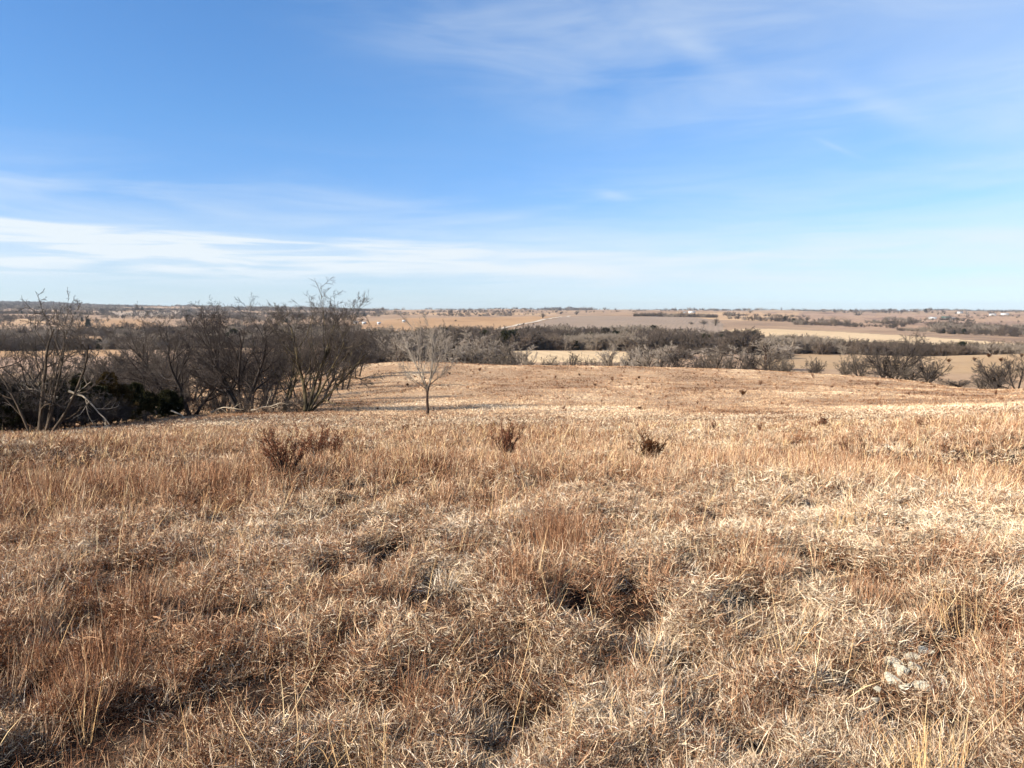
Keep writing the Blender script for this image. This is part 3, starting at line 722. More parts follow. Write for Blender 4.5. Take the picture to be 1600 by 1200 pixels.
    # more of the thicket, standing behind the front row
    for k, (px, r, h, lab) in enumerate([(195, 82, 5.6, 'grey bare tree leftmost in the rear of the thicket'), (245, 88, 6.0, 'rear bare tree between the two leftmost broad ones'), (285, 80, 6.0, 'rear bare tree above the short trunked dark one'), (320, 92, 6.4, 'rear bare tree left of the V forked one'),
                        (350, 64, 5.2, 'inner bare tree close behind the V forked one'), (392, 80, 6.6, 'rear bare tree just right of the V forked one'), (425, 94, 6.8, 'rear bare tree left of the olive lit stems'), (402, 61, 5.0, 'inner slim bare tree left of the olive lit stems'),
                        (485, 100, 6.4, 'rear bare tree right behind the tallest one'), (560, 118, 7.2, 'outer rear bare tree ending the thicket on the right'), (520, 112, 6.8, 'rear bare tree left of the thicket end'), (160, 96, 6.0, 'rear bare tree in the gap right of the ragged one')]):
        n_ = rng.integers(2, 4); st_ = [stem(R(-.3, .3), R(-.3, .3), R(-.45, .45), R(-.2, .2), h * R(.7, .82), R(.08, .11)) for _ in range(n_)]
        T(px, r, 'bare_tree', st_, B(1, 1.5), DARK, (TWIG, TWIGD)[k % 2], lab, seed=500 + k)
    # knee to head high brush round the trunks
    brush = [dict(seg=5, wig=.16, up=.02, tip=.35), dict(n=7, t0=.15, L=.55, ang=40, rr=.6, seg=4, wig=.18, up=.05, rmin=.008), dict(n=7, t0=.1, L=.5, ang=40, rr=.6, seg=3, wig=.2, up=.03, rmin=.006), dict(n=4, t0=.1, L=.5, ang=40, rr=.6, seg=2, wig=.2, rmin=.005)]
    for k, (px, r, h, lab) in enumerate([(400, 53, 2.0, 'tangled brush between the V forked tree and the olive lit stems'), (425, 54, 2.3, 'twiggy brown brush left of the tallest tree'), (452, 52.5, 1.5, 'low brush heap at the foot of the tallest tree'), (345, 56, 1.7, 'reddish brush left of the V forked trunk'),
                        (318, 58, 2.0, 'brown brush between dark trunks right of the cedars'), (240, 56, 2.6, 'grey brush poking up behind the last cedar'), (60, 43, 2.9, 'tangle of dead twigs round the foot of the ragged tree'), (100, 44, 2.9, 'grey dead brush in front of the cedars'),
                        (20, 43.5, 3.0, 'brush below the left edge trees'), (150, 60, 3.4, 'pinkish brush showing above the cedars'), (205, 64, 3.4, 'pale brush behind the tallest cedar'), (490, 66, 1.9, 'brush behind the trunk of the tallest tree'), (140, 46, 2.4, 'dark brush in front of the tallest bronze cedar'), (185, 49, 1.9, 'low dark brush where the cedar row dips'), (292, 55, 2.2, 'dark brush clinging round the short trunked tree'), (-20, 45, 3.2, 'heavy brush cut off by the left edge'), (362, 58, 2.4, 'brown brush right behind the V forked trunk'), (470, 58, 2.2, 'dark brush behind the olive lit trunk'), (232, 49.5, .8, 'small straw coloured weed clump on the crest before the cedars')]):
        st_ = [(((R(-.7, .7)) * h / 2, R(-.4, .4), -.1), (R(-.7, .7), R(-.5, .5), 1), h * R(.5, .9), .020) for _ in range(15)]
        g = np.random.default_rng(700 + k); v, q = tubes(grow(g, st_, brush), [4, 3, 3, 3])
        o = mobj('brush', np_mesh('brush', v, quads=q, smooth=True), (TWIG, TWIGD, TWIG)[k % 3]); o.location = spot(px, r, 650); tag(o, lab, 'shrub')
    # bleached dead limbs
    dl = [dict(seg=7, wig=.16, up=.0, tip=.3), dict(n=5, t0=.25, L=.5, ang=45, rr=.55, seg=5, wig=.2, up=.05, rmin=.012), dict(n=4, t0=.2, L=.5, ang=40, rr=.55, seg=3, wig=.2, rmin=.008)]
    for k, (px, r, P, D, L_, R_, lab) in enumerate([(100, 42.5, (.3, 0, 2.0), (1, -.1, -.50), 2.6, .05, 'bleached broken limb hanging in front of the dark cedars'), (92, 42, (0, 0, 1.7), (-1, -.1, .05), 1.7, .045, 'pale snapped limb leaning left from the ragged tree'), (112, 42.6, (0, 0, 1.6), (.9, 0, .62), 1.9, .035, 'pale dead fork rising over the cedars'),
                        (158, 43, (-.5, 0, .12), (1, .1, .02), 1.1, .05, 'short whitish log lying on the grass crest at the left'), (330, 55, (0, 0, .15), (1, -.2, .12), 2.4, .05, 'fallen grey limb lying left of the V forked tree'), (268, 52, (0, 0, .5), (1, 0, -.22), 2.3, .05, 'sloping fallen pole at the right end of the cedars'),
                        (412, 52.5, (-.8, 0, .2), (1, 0, .1), 2.2, .06, 'pale fallen log in the brush left of the tallest tree')]):
        g = np.random.default_rng(800 + k); v, q = tubes(grow(g, [(P, D, L_, R_)], dl), [6, 4, 3])
        o = mobj('dead_limb', np_mesh('dead_limb', v, quads=q, smooth=True), DEAD); o.location = spot(px, r, 655); tag(o, lab, 'dead limb')
    # --- the lone slender tree
    g = np.random.default_rng(44); lo = hit(668, 649)
    l1 = [dict(seg=7, wig=.07, up=.06, tip=.25), dict(n=9, t0=.18, L=.42, ang=32, rr=.5, seg=4, wig=.12, up=.09, tip=.35, rmin=.010, sh=.35),
          dict(n=8, t0=.12, L=.48, ang=32, rr=.5, seg=3, wig=.13, up=.07, tip=.5, rmin=.007), dict(n=5, t0=.1, L=.55, ang=30, rr=.6, seg=2, wig=.13, up=.04, tip=.5, rmin=.0055)]
    st = [((.02, 0, 1.45), (.16, 0, 1), 3.9, .060), ((.0, 0, 1.35), (-.45, .1, 1), 3.5, .056), ((.03, 0, 1.7), (.55, -.1, 1), 3.1, .050), ((.0, 0, 1.5), (-.20, -.2, 1), 3.8, .042), ((.02, .0, 1.6), (.38, .3, 1), 3.4, .036),
          ((0, 0, 1.55), (-1.0, .1, .55), 2.1, .030), ((.05, 0, 1.75), (1.0, .05, .75), 2.0, .030)]
    tr = [(np.array([[[0, 0, -.2], [.02, 0, .4], [-.01, 0, .9], [.01, 0, 1.4], [.04, 0, 1.8]]], float), np.array([[.11, .085, .078, .075, .06]]))]
    L1 = grow(g, st, l1)
    sc = ground_hit(668, 649) / 45.
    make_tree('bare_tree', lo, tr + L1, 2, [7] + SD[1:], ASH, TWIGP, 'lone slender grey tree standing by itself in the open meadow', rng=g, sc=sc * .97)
build_near_trees()

#SECTION CEDARS
def needles(rng, P, D, n_per, L, w, up=.2):
    """small flat needle sprays along points P with directions D"""
    i = np.repeat(np.arange(len(P)), n_per); n = len(i)
    d = unit(D[i] + rng.normal(size=(n, 3)) * .6 + np.array([0, 0, up])); p = P[i] + rng.normal(size=(n, 3)) * L * .3
    s_ = unit(np.cross(d, rng.normal(size=(n, 3)))); l = L * rng.uniform(.5, 1.2, n)[:, None]; ww = w * rng.uniform(.6, 1.2, n)[:, None]
    V = np.stack([p - s_ * ww * .5, p + s_ * ww * .5, p + d * l], 1)
    return V.reshape(-1, 3), np.arange(n * 3).reshape(-1, 3)

def leaf_mat(name, a, b):
    m, nt = mat(name); oi = nd(nt, 'ShaderNodeTexCoord').outputs['Object']
    finish(nt, ramp(nt, noise(nt, oi, 5, 3, .6), [(.35, a), (.65, b)]), trans=.08); return m
CEDAR = leaf_mat('cedar_foliage', (.018, .024, .013), (.060, .058, .032))
CEDARB = leaf_mat('bronze_cedar_foliage', (.040, .032, .016), (.085, .062, .030))
RED = leaf_mat('winter_red_foliage', (.14, .060, .040), (.31, .15, .092))
REDB = leaf_mat('winter_brown_foliage', (.06, .028, .016), (.17, .075, .035))

def cedar_mesh(rng, h, w, n1=60, nl=26, L=.15, ww=.05, base=.0):
    z = base * h + (1 - base) * h * rng.uniform(0, 1, n1) ** 1.15; rad = w * .5 * (1 - (z / h)) ** .8 * rng.uniform(.45, 1.25, n1) + .05
    a = rng.uniform(0, 2 * PI, n1); st = [((0, 0, zz * .88), (math.cos(aa), math.sin(aa), .35), rr_ * 1.1, .02) for zz, aa, rr_ in zip(z, a, rad)]
    lv = grow(rng, st, [dict(seg=5, wig=.10, up=.12), dict(n=7, t0=.2, L=.42, ang=40, rr=.5, seg=3, wig=.15, up=.12)])
    P = np.concatenate([p[:, 1:].reshape(-1, 3) for p, _ in lv]); D = np.concatenate([(p[:, 1:] - p[:, :-1]).reshape(-1, 3) for p, _ in lv])
    V, t = needles(rng, P, unit(D), nl, L, ww)
    tr = tubes([(np.array([[[0, 0, -.2], [0, 0, h * .5], [0, 0, h * .97]]], float), np.array([[.09, .06, .015]]) * h / 3)] + lv, [6, 3, 3])
    return np_mesh('foliage', V, tris=t), np_mesh('trunk', tr[0], quads=tr[1])

def build_cedars():
    defs = [(-25, 44, 3.0, 3.6, 'black green cedar bush at the left edge under the bare trees'), (30, 45.5, 2.5, 3.4, 'dark cedar bush directly behind the foot of the ragged tree'),
            (88, 47, 2.9, 3.2, 'dark cedar bush just right of the ragged tree'), (128, 48.5, 3.1, 3.0, 'black green cedar with pale dead branches in front'),
            (172, 51, 3.3, 3.0, 'tallest bronze tipped cedar in the middle of the dark row'), (214, 53, 2.5, 2.9, 'low spreading cedar at the right of the dark row'),
            (262, 54.5, 1.8, 2.2, 'small dark cedar against the trunks, rightmost of the dark row')]
    for k, (px, r, h, w, lab) in enumerate(defs):
        g = np.random.default_rng(60 + k); f, t = cedar_mesh(g, h, w)
        o = empty('cedar_tree', spot(px, r, 650), 0); tag(o, lab, 'tree', 'dark evergreen cedars under the bare trees')
        mobj('foliage', f, CEDARB if k in (4,) else CEDAR, o); mobj('trunk', t, DARK, o)
    # winter-red young cedars in the grass
    protos_ = []
    for k in range(4):
        g = np.random.default_rng(80 + k); n = 15 if k != 1 else 34
        st = [((0, 0, g.uniform(0, .12)), (math.cos(a) * sp_, math.sin(a) * sp_, 1), g.uniform(.22, .46), .006) for a, sp_ in zip(g.uniform(0, 2 * PI, n), g.uniform(.15, 1.3, n))]
        lv = grow(g, st, [dict(seg=6, wig=.10, up=.10), dict(n=7, t0=.25, L=.30, ang=42, rr=.6, seg=3, wig=.2, up=.12, rmin=.002)])
        P = np.concatenate([p[:, 1:].reshape(-1, 3) for p, _ in lv]); D = np.concatenate([(p[:, 1:] - p[:, :-1]).reshape(-1, 3) for p, _ in lv])
        V, t = needles(g, P, unit(D), 9, .022, .008); tb = tubes(lv, [4, 3])
        protos_.append((np_mesh('foliage', V, tris=t), np_mesh('stem', tb[0], quads=tb[1])))
    def young(px, py, h, k, lab, group=None, wide=1.):
        o = empty('young_cedar', hit(px, py), px * 1.7, 1); s_ = h / .5; o.scale = (s_ * wide, s_ * wide, s_)
        tag(o, lab, 'shrub', group); mobj('foliage', protos_[k][0], REDB if k == 1 else RED, o); mobj('stem', protos_[k][1], DARK, o); return o
    near = [(447, 764, .62, 0, 'red brown feathery young cedar, largest and nearest in the left grass', 1.2), (492, 724, .60, 2, 'dark red young cedar just behind and right of the largest one', 1.2),
            (520, 724, .48, 3, 'small outer half of the dark red pair of young cedars', 1.2), (790, 724, .62, 3, 'bristly red brown young cedar in the middle of the grass', 1.1),
            (1012, 732, .52, 1, 'rounded dense rust brown bush right of the middle', 1.35), (632, 676, .42, 2, 'small dark young cedar in front of the lone tree', 1.3),
            (772, 672, .40, 3, 'small young cedar up the slope behind the bristly one', 1.2), (1285, 672, .62, 2, 'upright dark young cedar on the edge of the pale meadow', 1.0),
            (1320, 716, .50, 3, 'thin rusty young cedar in the tall grass on the right', .8), (1113, 675, .40, 0, 'thin low young cedar left of the pale meadow edge', 1.3),
            (1186, 676, .42, 2, 'narrow young cedar midway along the meadow edge', .9), (1437, 672, .40, 3, 'little young cedar at the right end of the meadow edge', .9),
            (942, 674, .35, 0, 'faint twiggy young cedar right above the rounded bush', 1.2), (560, 722, .25, 3, 'tiny low young cedar right of the dark red pair', 1.4)]
    for px, py, h, k, lab, wd in near: young(px, py, h * (1.12 if py > 700 and px < 1300 else .80), k, lab, None, wd * .78)
    far = [(573, 604), (622, 601), (628, 606), (637, 604), (687, 604), (735, 580), (750, 581), (702, 586), (1150, 587), (1033, 602), (1012, 608), (1016, 617), (1090, 602), (1188, 603), (1052, 590), (998, 592), (957, 596), (930, 604), (905, 588), (868, 592),
           (590, 640), (620, 648), (717, 655), (545, 612), (1240, 600), (1300, 606), (1342, 612), (1370, 604), (1420, 618), (1090, 632), (840, 606), (790, 598), (815, 622), (1160, 618), (1500, 606), (1556, 618), (880, 640), (1000, 640), (940, 628), (760, 610), (648, 590), (670, 578), (1118, 596), (1215, 590), (1270, 590)]
    g = np.random.default_rng(3)
    for k, (px, py) in enumerate(far):
        young(px, py, (.16 + .46 * g.uniform() ** 2.6) * (1.25 if py < 625 else .8), int(g.integers(0, 4)), 'small dark red cedar seedling dotted over the sloping middle meadow', 'cedar seedlings on the middle meadow', g.uniform(1.0, 1.5))
    for px, py, lab in ((1483, 567, 'dark round bush alone on the right hand pasture slope'), (1522, 565, 'brown bush with a spike beside it on the right hand pasture'), (1531, 578, 'low dark bush lower down the right hand pasture'),
                        (1564, 566, 'small dark bush high on the right hand pasture'), (1596, 559, 'dark bush on the pasture skyline at the right edge'), (1545, 559, 'tiny dark bush on the crest of the right hand pasture')):
        young(px, py, 2.2, 1, lab, 'bushes on the right hand pasture', 1.1)
build_cedars()

#SECTION MIDDLE TREES
def mid_protos():
    out = []
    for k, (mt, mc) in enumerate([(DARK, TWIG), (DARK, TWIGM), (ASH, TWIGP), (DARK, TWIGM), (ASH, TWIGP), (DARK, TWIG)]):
        g = np.random.default_rng(100 + k); n = [4, 7, 4, 8, 5, 8][k]; spr = [.42, .72, .42, .8, .5, .85][k]
        st = [((g.uniform(-.4, .4), g.uniform(-.4, .4), -.3), (math.cos(a) * spr * g.uniform(.3, 1), math.sin(a) * spr * g.uniform(.3, 1), 1), g.uniform(3.4, 5), .11 if n > 5 else .13) for a in np.arange(n) / n * 2 * PI + k]
        lv = [dict(seg=5, wig=.12, up=.02, tip=.35), dict(n=8, t0=.15, L=.62, ang=42, sh=.45, rr=.6, seg=4, wig=.16, up=.05, tip=.35, rmin=.03),
              dict(n=8, t0=.1, L=.46, ang=44, rr=.5, seg=3, wig=.18, up=.04, tip=.5, rmin=.020), dict(n=11 if n < 6 else 7, t0=.05, L=.55, ang=36, rr=.6, seg=2, wig=.12, up=.03, tip=.5, rmin=.017)]
        L = grow(g, st, lv); a = tubes(L[:2], [5, 4]); b = tubes(L[2:], [3, 3])
        hh = np.percentile(L[2][0][..., 2], 99.5)
        out.append((np_mesh('trunk', a[0] / hh, quads=a[1]), np_mesh('crown', b[0] / hh, quads=b[1]), mt, mc))
    return out
MID = mid_protos()
def _wd(me):
    a = np.empty(len(me.vertices) * 3, np.float32); me.vertices.foreach_get('co', a); return float(np.percentile(a[0::3], 98.5) - np.percentile(a[0::3], 1.5))
MIDW = [_wd(m_[1]) for m_ in MID]
def mid_tree(px, r, h, k, lab, group=None, wide=1., py=570):
    a, b, mt, mc = MID[k]; o = empty('bare_tree', spot(px, r, py), px * .37 + r); o.scale = (h * wide, h * wide, h)
    tag(o, lab, 'tree', group); mobj('trunk', a, mt, o); mobj('crown', b, mc, o); return o

def build_mid():
    g = np.random.default_rng(9)
    def by_top(px, r, top, wpx, k, lab, group=None):
        x, y, z = spot(px, r, 570 if r < 400 else 500); h = ZC + r * float(az_te(px, top)[1]) - z; a, b, mt, mc = MID[k]
        wpx = wpx * (1.35 if k in (2, 4) and r < 400 else 1.0)
        o = empty('bare_tree', (x, y, z), px * .37 + r); w = wpx * r / F / MIDW[k]; o.scale = (w, w, h)
        tag(o, lab, 'tree', group); mobj('trunk', a, mt, o); mobj('crown', b, mc, o)
    single = [(895, 205, 548, 26, 0, 'dark forked bare tree against the pale gold strip'), (912, 208, 552, 16, 1, 'thin leaning bare tree right of the forked one on the gold strip'),
      (960, 205, 539, 26, 2, 'pale silvery tree standing alone right of the gold strip'), (990, 205, 541, 26, 2, 'pale silvery tree, leftmost of the silvery clump'), (1008, 200, 539, 26, 4, 'pale silvery tree in the middle of the silvery clump'), (1027, 203, 543, 24, 2, 'pale silvery tree closing the silvery clump on the right'),
      (1045, 330, 534, 24, 4, 'pale rounded tree standing further back above the silvery clump'), (1063, 195, 547, 48, 0, 'broad dark bare tree right of the silvery clump'), (1112, 195, 545, 52, 3, 'broad brown bare tree, second right of the silvery clump'), (1090, 198, 556, 30, 5, 'lower bare tree between the two broad ones'),
      (1150, 192, 547, 44, 1, 'dark bare tree with visible black limbs behind the crest'), (1170, 194, 546, 34, 5, 'bare tree tucked beside the one with black limbs'), (1187, 300, 528, 50, 2, 'pale grey tree taller than its row, in front of the dark wood'), (1205, 195, 549, 44, 1, 'grey brown bare tree near the right end of the broad row'), (1230, 192, 556, 28, 3, 'small grey bare tree closing the broad row on the right'),
      (1272, 175, 559, 30, 5, 'small dark bare tree alone in the gap of the row'), (1322, 165, 552, 34, 1, 'slim bare tree left of the big spreading one'), (1343, 163, 549, 32, 3, 'grey twin stemmed bare tree beside the big spreading one'),
      (1385, 162, 545, 60, 5, 'lower bare tree merged into the left of the big spreading one'), (1420, 156, 570, 60, 3, 'low brown brush at the foot of the big spreading tree'), (1452, 150, 559, 40, 5, 'small crooked bare tree right of the big spreading one'),
      (1562, 126, 562, 56, 5, 'dark low bare tree next to the right edge tree'), (1630, 120, 546, 60, 1, 'bare tree reaching in from outside the right edge'), (1535, 132, 582, 40, 3, 'low brown thorn bush left of the right edge trees'), (1500, 136, 593, 50, 5, 'lowest dark brush line in the hollow left of the right edge trees'),
      (857, 215, 556, 34, 3, 'round brown bush hiding the foot of the gold strip'), (823, 222, 543, 18, 4, 'thin pale tree at the left end of the gold strip'), (875, 212, 559, 26, 1, 'low tangle of twigs left of the forked tree'), (932, 208, 561, 34, 3, 'low grey twiggy bush between forked and silvery trees')]
    for a_ in single: by_top(*a_)
    for px, r, top, w, k in [(20, 95, 566, 90, 3), (75, 110, 560, 90, 1), (130, 100, 556, 90, 3), (178, 118, 545, 90, 5), (215, 105, 540, 90, 1), (255, 120, 532, 90, 3), (300, 112, 538, 90, 1), (345, 125, 530, 80, 5), (385, 112, 536, 80, 3), (430, 125, 530, 80, 1), (155, 150, 548, 80, 1), (235, 160, 536, 80, 5), (320, 160, 532, 80, 3), (480, 140, 526, 70, 3), (45, 140, 574, 90, 1)]:
        by_top(px, r, top, w, k, 'low bushy bare tree filling the gaps behind the front thicket on the left', 'low trees behind the left thicket')
    for px, r, top, st, lab, sd in [(1400, 158, 521, [((0, 0, -.3), (-.75, 0, 1), 5.6, .16), ((.1, 0, -.3), (.1, 0, 1), 6.2, .17), ((.2, 0, -.3), (.85, 0, 1), 5.8, .15), ((0, .2, -.3), (-.3, .3, 1), 5.6, .13), ((0, .2, -.3), (.45, -.3, 1), 5.6, .13)], 'big spreading bare tree with dark limbs, largest on the right', 901),
                                    (1592, 122, 548, [((0, 0, -.3), (-.7, 0, 1), 4.6, .14), ((.1, 0, -.3), (.1, .1, 1), 5.2, .15), ((.2, 0, -.3), (.8, 0, 1), 4.8, .13), ((-.2, 0, -.3), (-1.2, 0, .8), 4.0, .10)], 'dark heavy bare tree at the right edge of the meadow', 902)]:
        q = np.random.default_rng(sd); L = grow(q, st, lv_bushy(1, 1.6)); x, y, z = spot(px, r, 570); h = ZC + r * float(az_te(px, top)[1]) - z; top_ = np.percentile(L[3][0][..., 2], 99.7)
        make_tree('bare_tree', (x, y, z), L, 2, SD, DARK, TWIG, lab, rng=q, sc=h / top_)
    # single trees out in the far fields
    for px, py, hpx, wpx, k, lab in [(1101, 507, 7, 13, 3, 'dark round tree alone in the tilled field'), (1118, 509, 13, 15, 4, 'pale tall tree right of the dark round one in the tilled field'), (1080, 507, 5, 9, 4, 'faint small tree in the upper tilled field'), (1142, 494, 6, 10, 2, 'pale tree high on the orange tan field'),
                                     (1427, 507, 11, 15, 3, 'dark round tree on the brown slope left of the farm'), (1457, 511, 8, 16, 5, 'dark tree below the farm on the brown slope'), (848, 497, 9, 11, 4, 'pale bare tree at the top of the gravel road'), (901, 492, 6, 7, 0, 'dark little tree on the skyline right of the road'),
                                     (876, 491, 6, 8, 1, 'small tree on the rise above the road end'), (1172, 489, 5, 7, 4, 'pale tree on the skyline right of the lone barn'), (712, 502, 3, 4, 0, 'tiny dark tree at the top edge of the tan field'), (1341, 493, 5, 12, 3, 'low dark clump high on the brown slope')]:
        r = ground_hit(px, py); by_top(px, r, py - hpx, wpx, k, lab)
    for px, r, top, w, k in [(520, 240, 538, 50, 0), (545, 215, 534, 40, 5), (562, 205, 532, 42, 0), (582, 210, 536, 42, 5), (600, 215, 534, 40, 1), (616, 235, 522, 36, 2), (632, 240, 518, 36, 4), (650, 238, 524, 34, 2), (668, 240, 528, 36, 4), (686, 245, 520, 36, 2), (704, 240, 528, 34, 4), (722, 235, 540, 34, 2),
                        (738, 232, 544, 32, 3), (752, 240, 538, 36, 4), (768, 228, 546, 34, 1), (786, 240, 541, 40, 3), (803, 226, 548, 34, 1), (742, 300, 518, 44, 2), (700, 310, 513, 46, 3), (662, 300, 512, 44, 1), (775, 320, 524, 44, 1), (622, 300, 526, 40, 3), (592, 290, 532, 40, 5), (560, 280, 536, 44, 0), (718, 330, 516, 40, 5), (800, 300, 535, 36, 4)]:
        by_top(px, r, top + g.uniform(-2, 2), w * g.uniform(.95, 1.2), k, 'bare tree in the packed grey thicket along the left of the hollow', 'thicket behind the left of the middle meadow')
build_mid()

#SECTION FAR WOODS
def far_mats():
    def f(n, a, b): return bark(n, a, b, .25)
    return [f('far_wood_dark', (.070, .056, .048), (.12, .098, .084)), f('far_wood_brown', (.12, .093, .076), (.18, .145, .12)), f('far_wood_grey', (.22, .19, .16), (.32, .28, .24))]
FM = far_mats()
def far_protos():
    out = []
    for k in range(7):
        g = np.random.default_rng(200 + k); n = 3
        st = [((g.uniform(-.5, .5), g.uniform(-.5, .5), -1), (math.cos(a) * .35, math.sin(a) * .35, 1), g.uniform(5, 6.5), .22) for a in np.arange(n) / n * 2 * PI + k]
        L = grow(g, st, [dict(seg=3, wig=.1, tip=.4), dict(n=7, t0=.15, L=.6, ang=42, sh=.4, rr=.6, seg=3, wig=.18, up=.05, rmin=.09), dict(n=7, t0=.1, L=.5, ang=45, rr=.5, seg=2, wig=.2, up=.04, rmin=.065), dict(n=5, t0=.1, L=.5, ang=42, rr=.6, seg=1, wig=.2, rmin=.05)])
        v, q = tubes(L, [4, 3, 3, 3]); me = np_mesh('bare_tree', v / np.percentile(v[:, 2], 99.5), quads=q); me.materials.append(FM[[0, 0, 0, 1, 1, 2, 2][k]]); out.append(me)
    g = np.random.default_rng(300); f, t = cedar_mesh(g, 1., .55, 40, 14, .10, .05); f.materials.append(CEDAR); out.append(f)
    return out
def build_far():
    FP = far_protos(); g = np.random.default_rng(77)
    def wood(name, lab, regs):
        P = []; hs = []; pk = []
        for px0, px1, r0, r1, n, h, thr, sc in regs[0:]:
            u = g.uniform(px0, px1, n); a = az_te(u, 530.)[0]; r = np.sqrt(g.uniform(r0 * r0, r1 * r1, n)); x = r * np.sin(a); y = r * np.cos(a)
            k = fbm(x / sc, y / sc, 400, 3) > thr; x, y = x[k], y[k]; m = len(x)
            P.append(np.stack([x, y, H(x, y) - .2], 1)); q = fbm(x / 40, y / 40, 410, 2); hs.append(h * (.45 + .95 * q) * g.uniform(.6, 1.2, m))
            w = fbm(x / 55, y / 55, 420, 2) + g.normal(0, .07, m)
            pk.append(np.where(g.uniform(size=m) < .012, 7, np.where(w > .60, g.integers(5, 7, m), np.where(w > .48, g.integers(3, 5, m), g.integers(0, 3, m)))))
        P = np.concatenate(P); hs = np.concatenate(hs); n = len(P); rot = np.zeros((n, 3)); rot[:, 2] = g.uniform(0, 6.28, n)
        wd = g.uniform(1.0, 1.5, n)
        scatter(name, FP, P, rot, np.stack([hs * wd, hs * wd, hs], 1), np.concatenate(pk), lab, 'woodland'); print(name, n)
    wood('woodland', 'long dark bare wood filling the hollow across the middle distance', [
        (530, 830, 480, 860, 1700, 12.5, .36, 60), (820, 1180, 520, 860, 2300, 12.5, .28, 70), (985, 1235, 400, 560, 560, 6, .36, 60), (1170, 1290, 570, 760, 620, 10, .28, 70), (1280, 1700, 560, 650, 1150, 8.5, .26, 60)])
    wood('woodland', 'layered bare woods crossing the valley behind the left trees', [
        (-300, 560, 640, 820, 1300, 11, .36, 70), (-300, 560, 1020, 1250, 1100, 10, .40, 110), (160, 540, 820, 1050, 700, 11, .40, 80), (-300, 560, 1350, 2300, 1100, 11, .50, 140)])
    wood('woodland', 'bluish bare woods around the valley farms on the right', [
        (1460, 1800, 1500, 2150, 1700, 12, .36, 120), (1130, 1420, 1980, 2200, 260, 12, .44, 60), (1240, 1400, 1780, 1950, 240, 9, .46, 60), (1400, 1500, 1600, 1720, 90, 9, .42, 60), (1380, 1520, 2500, 3300, 260, 11, .52, 120), (1470, 1700, 2600, 4200, 420, 11, .54, 150)])
    wood('woodland', 'dark wooded belts lying along the far left ridge', [
        (-300, 640, 2400, 3600, 2600, 13, .44, 220), (-300, 600, 4200, 8600, 9000, 19, .33, 500), (-300, 330, 7000, 8900, 2500, 24, .2, 500), (440, 800, 2700, 3900, 900, 12, .50, 200)])
    wood('woodland', 'thin tree lines drawn along the far skyline', [
        (560, 1250, 5200, 8700, 2300, 19, .49, 420), (1200, 1800, 5200, 8700, 2300, 19, .50, 420), (840, 925, 6500, 7000, 200, 26, .1, 420), (1440, 1700, 6800, 7600, 600, 26, .2, 420), (990, 1120, 2350, 2520, 260, 12, .38, 60), (1130, 1260, 2900, 3100, 130, 12, .45, 80), (780, 1000, 2900, 4200, 260, 11, .55, 200)])
build_far()

#SECTION SMALL THINGS
def build_rocks():
    g = np.random.default_rng(17)
    m, nt = mat('limestone'); tcn = nd(nt, 'ShaderNodeTexCoord').outputs['Object']
    n1 = noise(nt, tcn, 14, 5, .7); n2 = noise(nt, tcn, 40, 3, .6)
    c = mixc(nt, ramp(nt, n1, [(.40, (0, 0, 0)), (.62, (1, 1, 1))]), (.72, .64, .48), (.88, .82, .69)); c = mixc(nt, ramp(nt, n2, [(.62, (0, 0, 0)), (.72, (1, 1, 1))]), c, (.16, .14, .11))
    finish(nt, c, .9, bump=n1, bd=.012, bs=1, alb=(.90, .88, .82))
    import bmesh
    spec = [(1442, 1030, .075, 'largest cream limestone block at the top right of the rock heap'), (1420, 1040, .045, 'cream stone left of the largest block'), (1394, 1048, .052, 'cream stone at the upper left of the heap'), (1432, 1056, .046, 'stone in the middle of the heap, below the largest block'), (1408, 1062, .042, 'flat stone in the heap middle, left side'),
            (1390, 1076, .046, 'white stone at the lower left of the heap'), (1412, 1088, .044, 'small white stone at the bottom of the heap'), (1432, 1082, .050, 'white stone at the lower right of the heap'), (1372, 1086, .028, 'outlying small stone left of the heap bottom'), (1452, 1048, .028, 'small broken stone at the right side of the heap'), (1366, 1106, .024, 'lowest tiny stone half buried in the grass')]
    for px, py, s_, lab in spec:
        bm = bmesh.new(); bmesh.ops.create_icosphere(bm, subdivisions=3, radius=1)
        ax = [Vector(g.normal(size=3)).normalized() for _ in range(11)]; off = g.uniform(.22, .62, 11)
        for v in bm.verts:
            for a_, o_ in zip(ax, off):
                d = v.co.dot(a_) - o_
                if d > 0: v.co -= a_ * d * .92
            c_ = v.co; k = float(fbm(np.array(c_.x * 2 + 5 + px), np.array(c_.y * 2 + c_.z * 1.7), 7, 3)); v.co *= .86 + .28 * k
        me = bpy.data.meshes.new('rock'); bm.to_mesh(me); bm.free()
        x, y, z = hit(px, py + 6); o = mobj('rock', me, m); o.scale = (s_ * g.uniform(1.05, 1.6), s_ * g.uniform(.9, 1.3), s_ * g.uniform(.5, .8)); o.rotation_euler = tuple(g.uniform(-.4, .4, 2)) + (g.uniform(0, 6),)
        o.location = (x, y, z + s_ * .35 + .04); tag(o, lab, 'rock', 'limestone rocks in the near grass')
build_rocks()

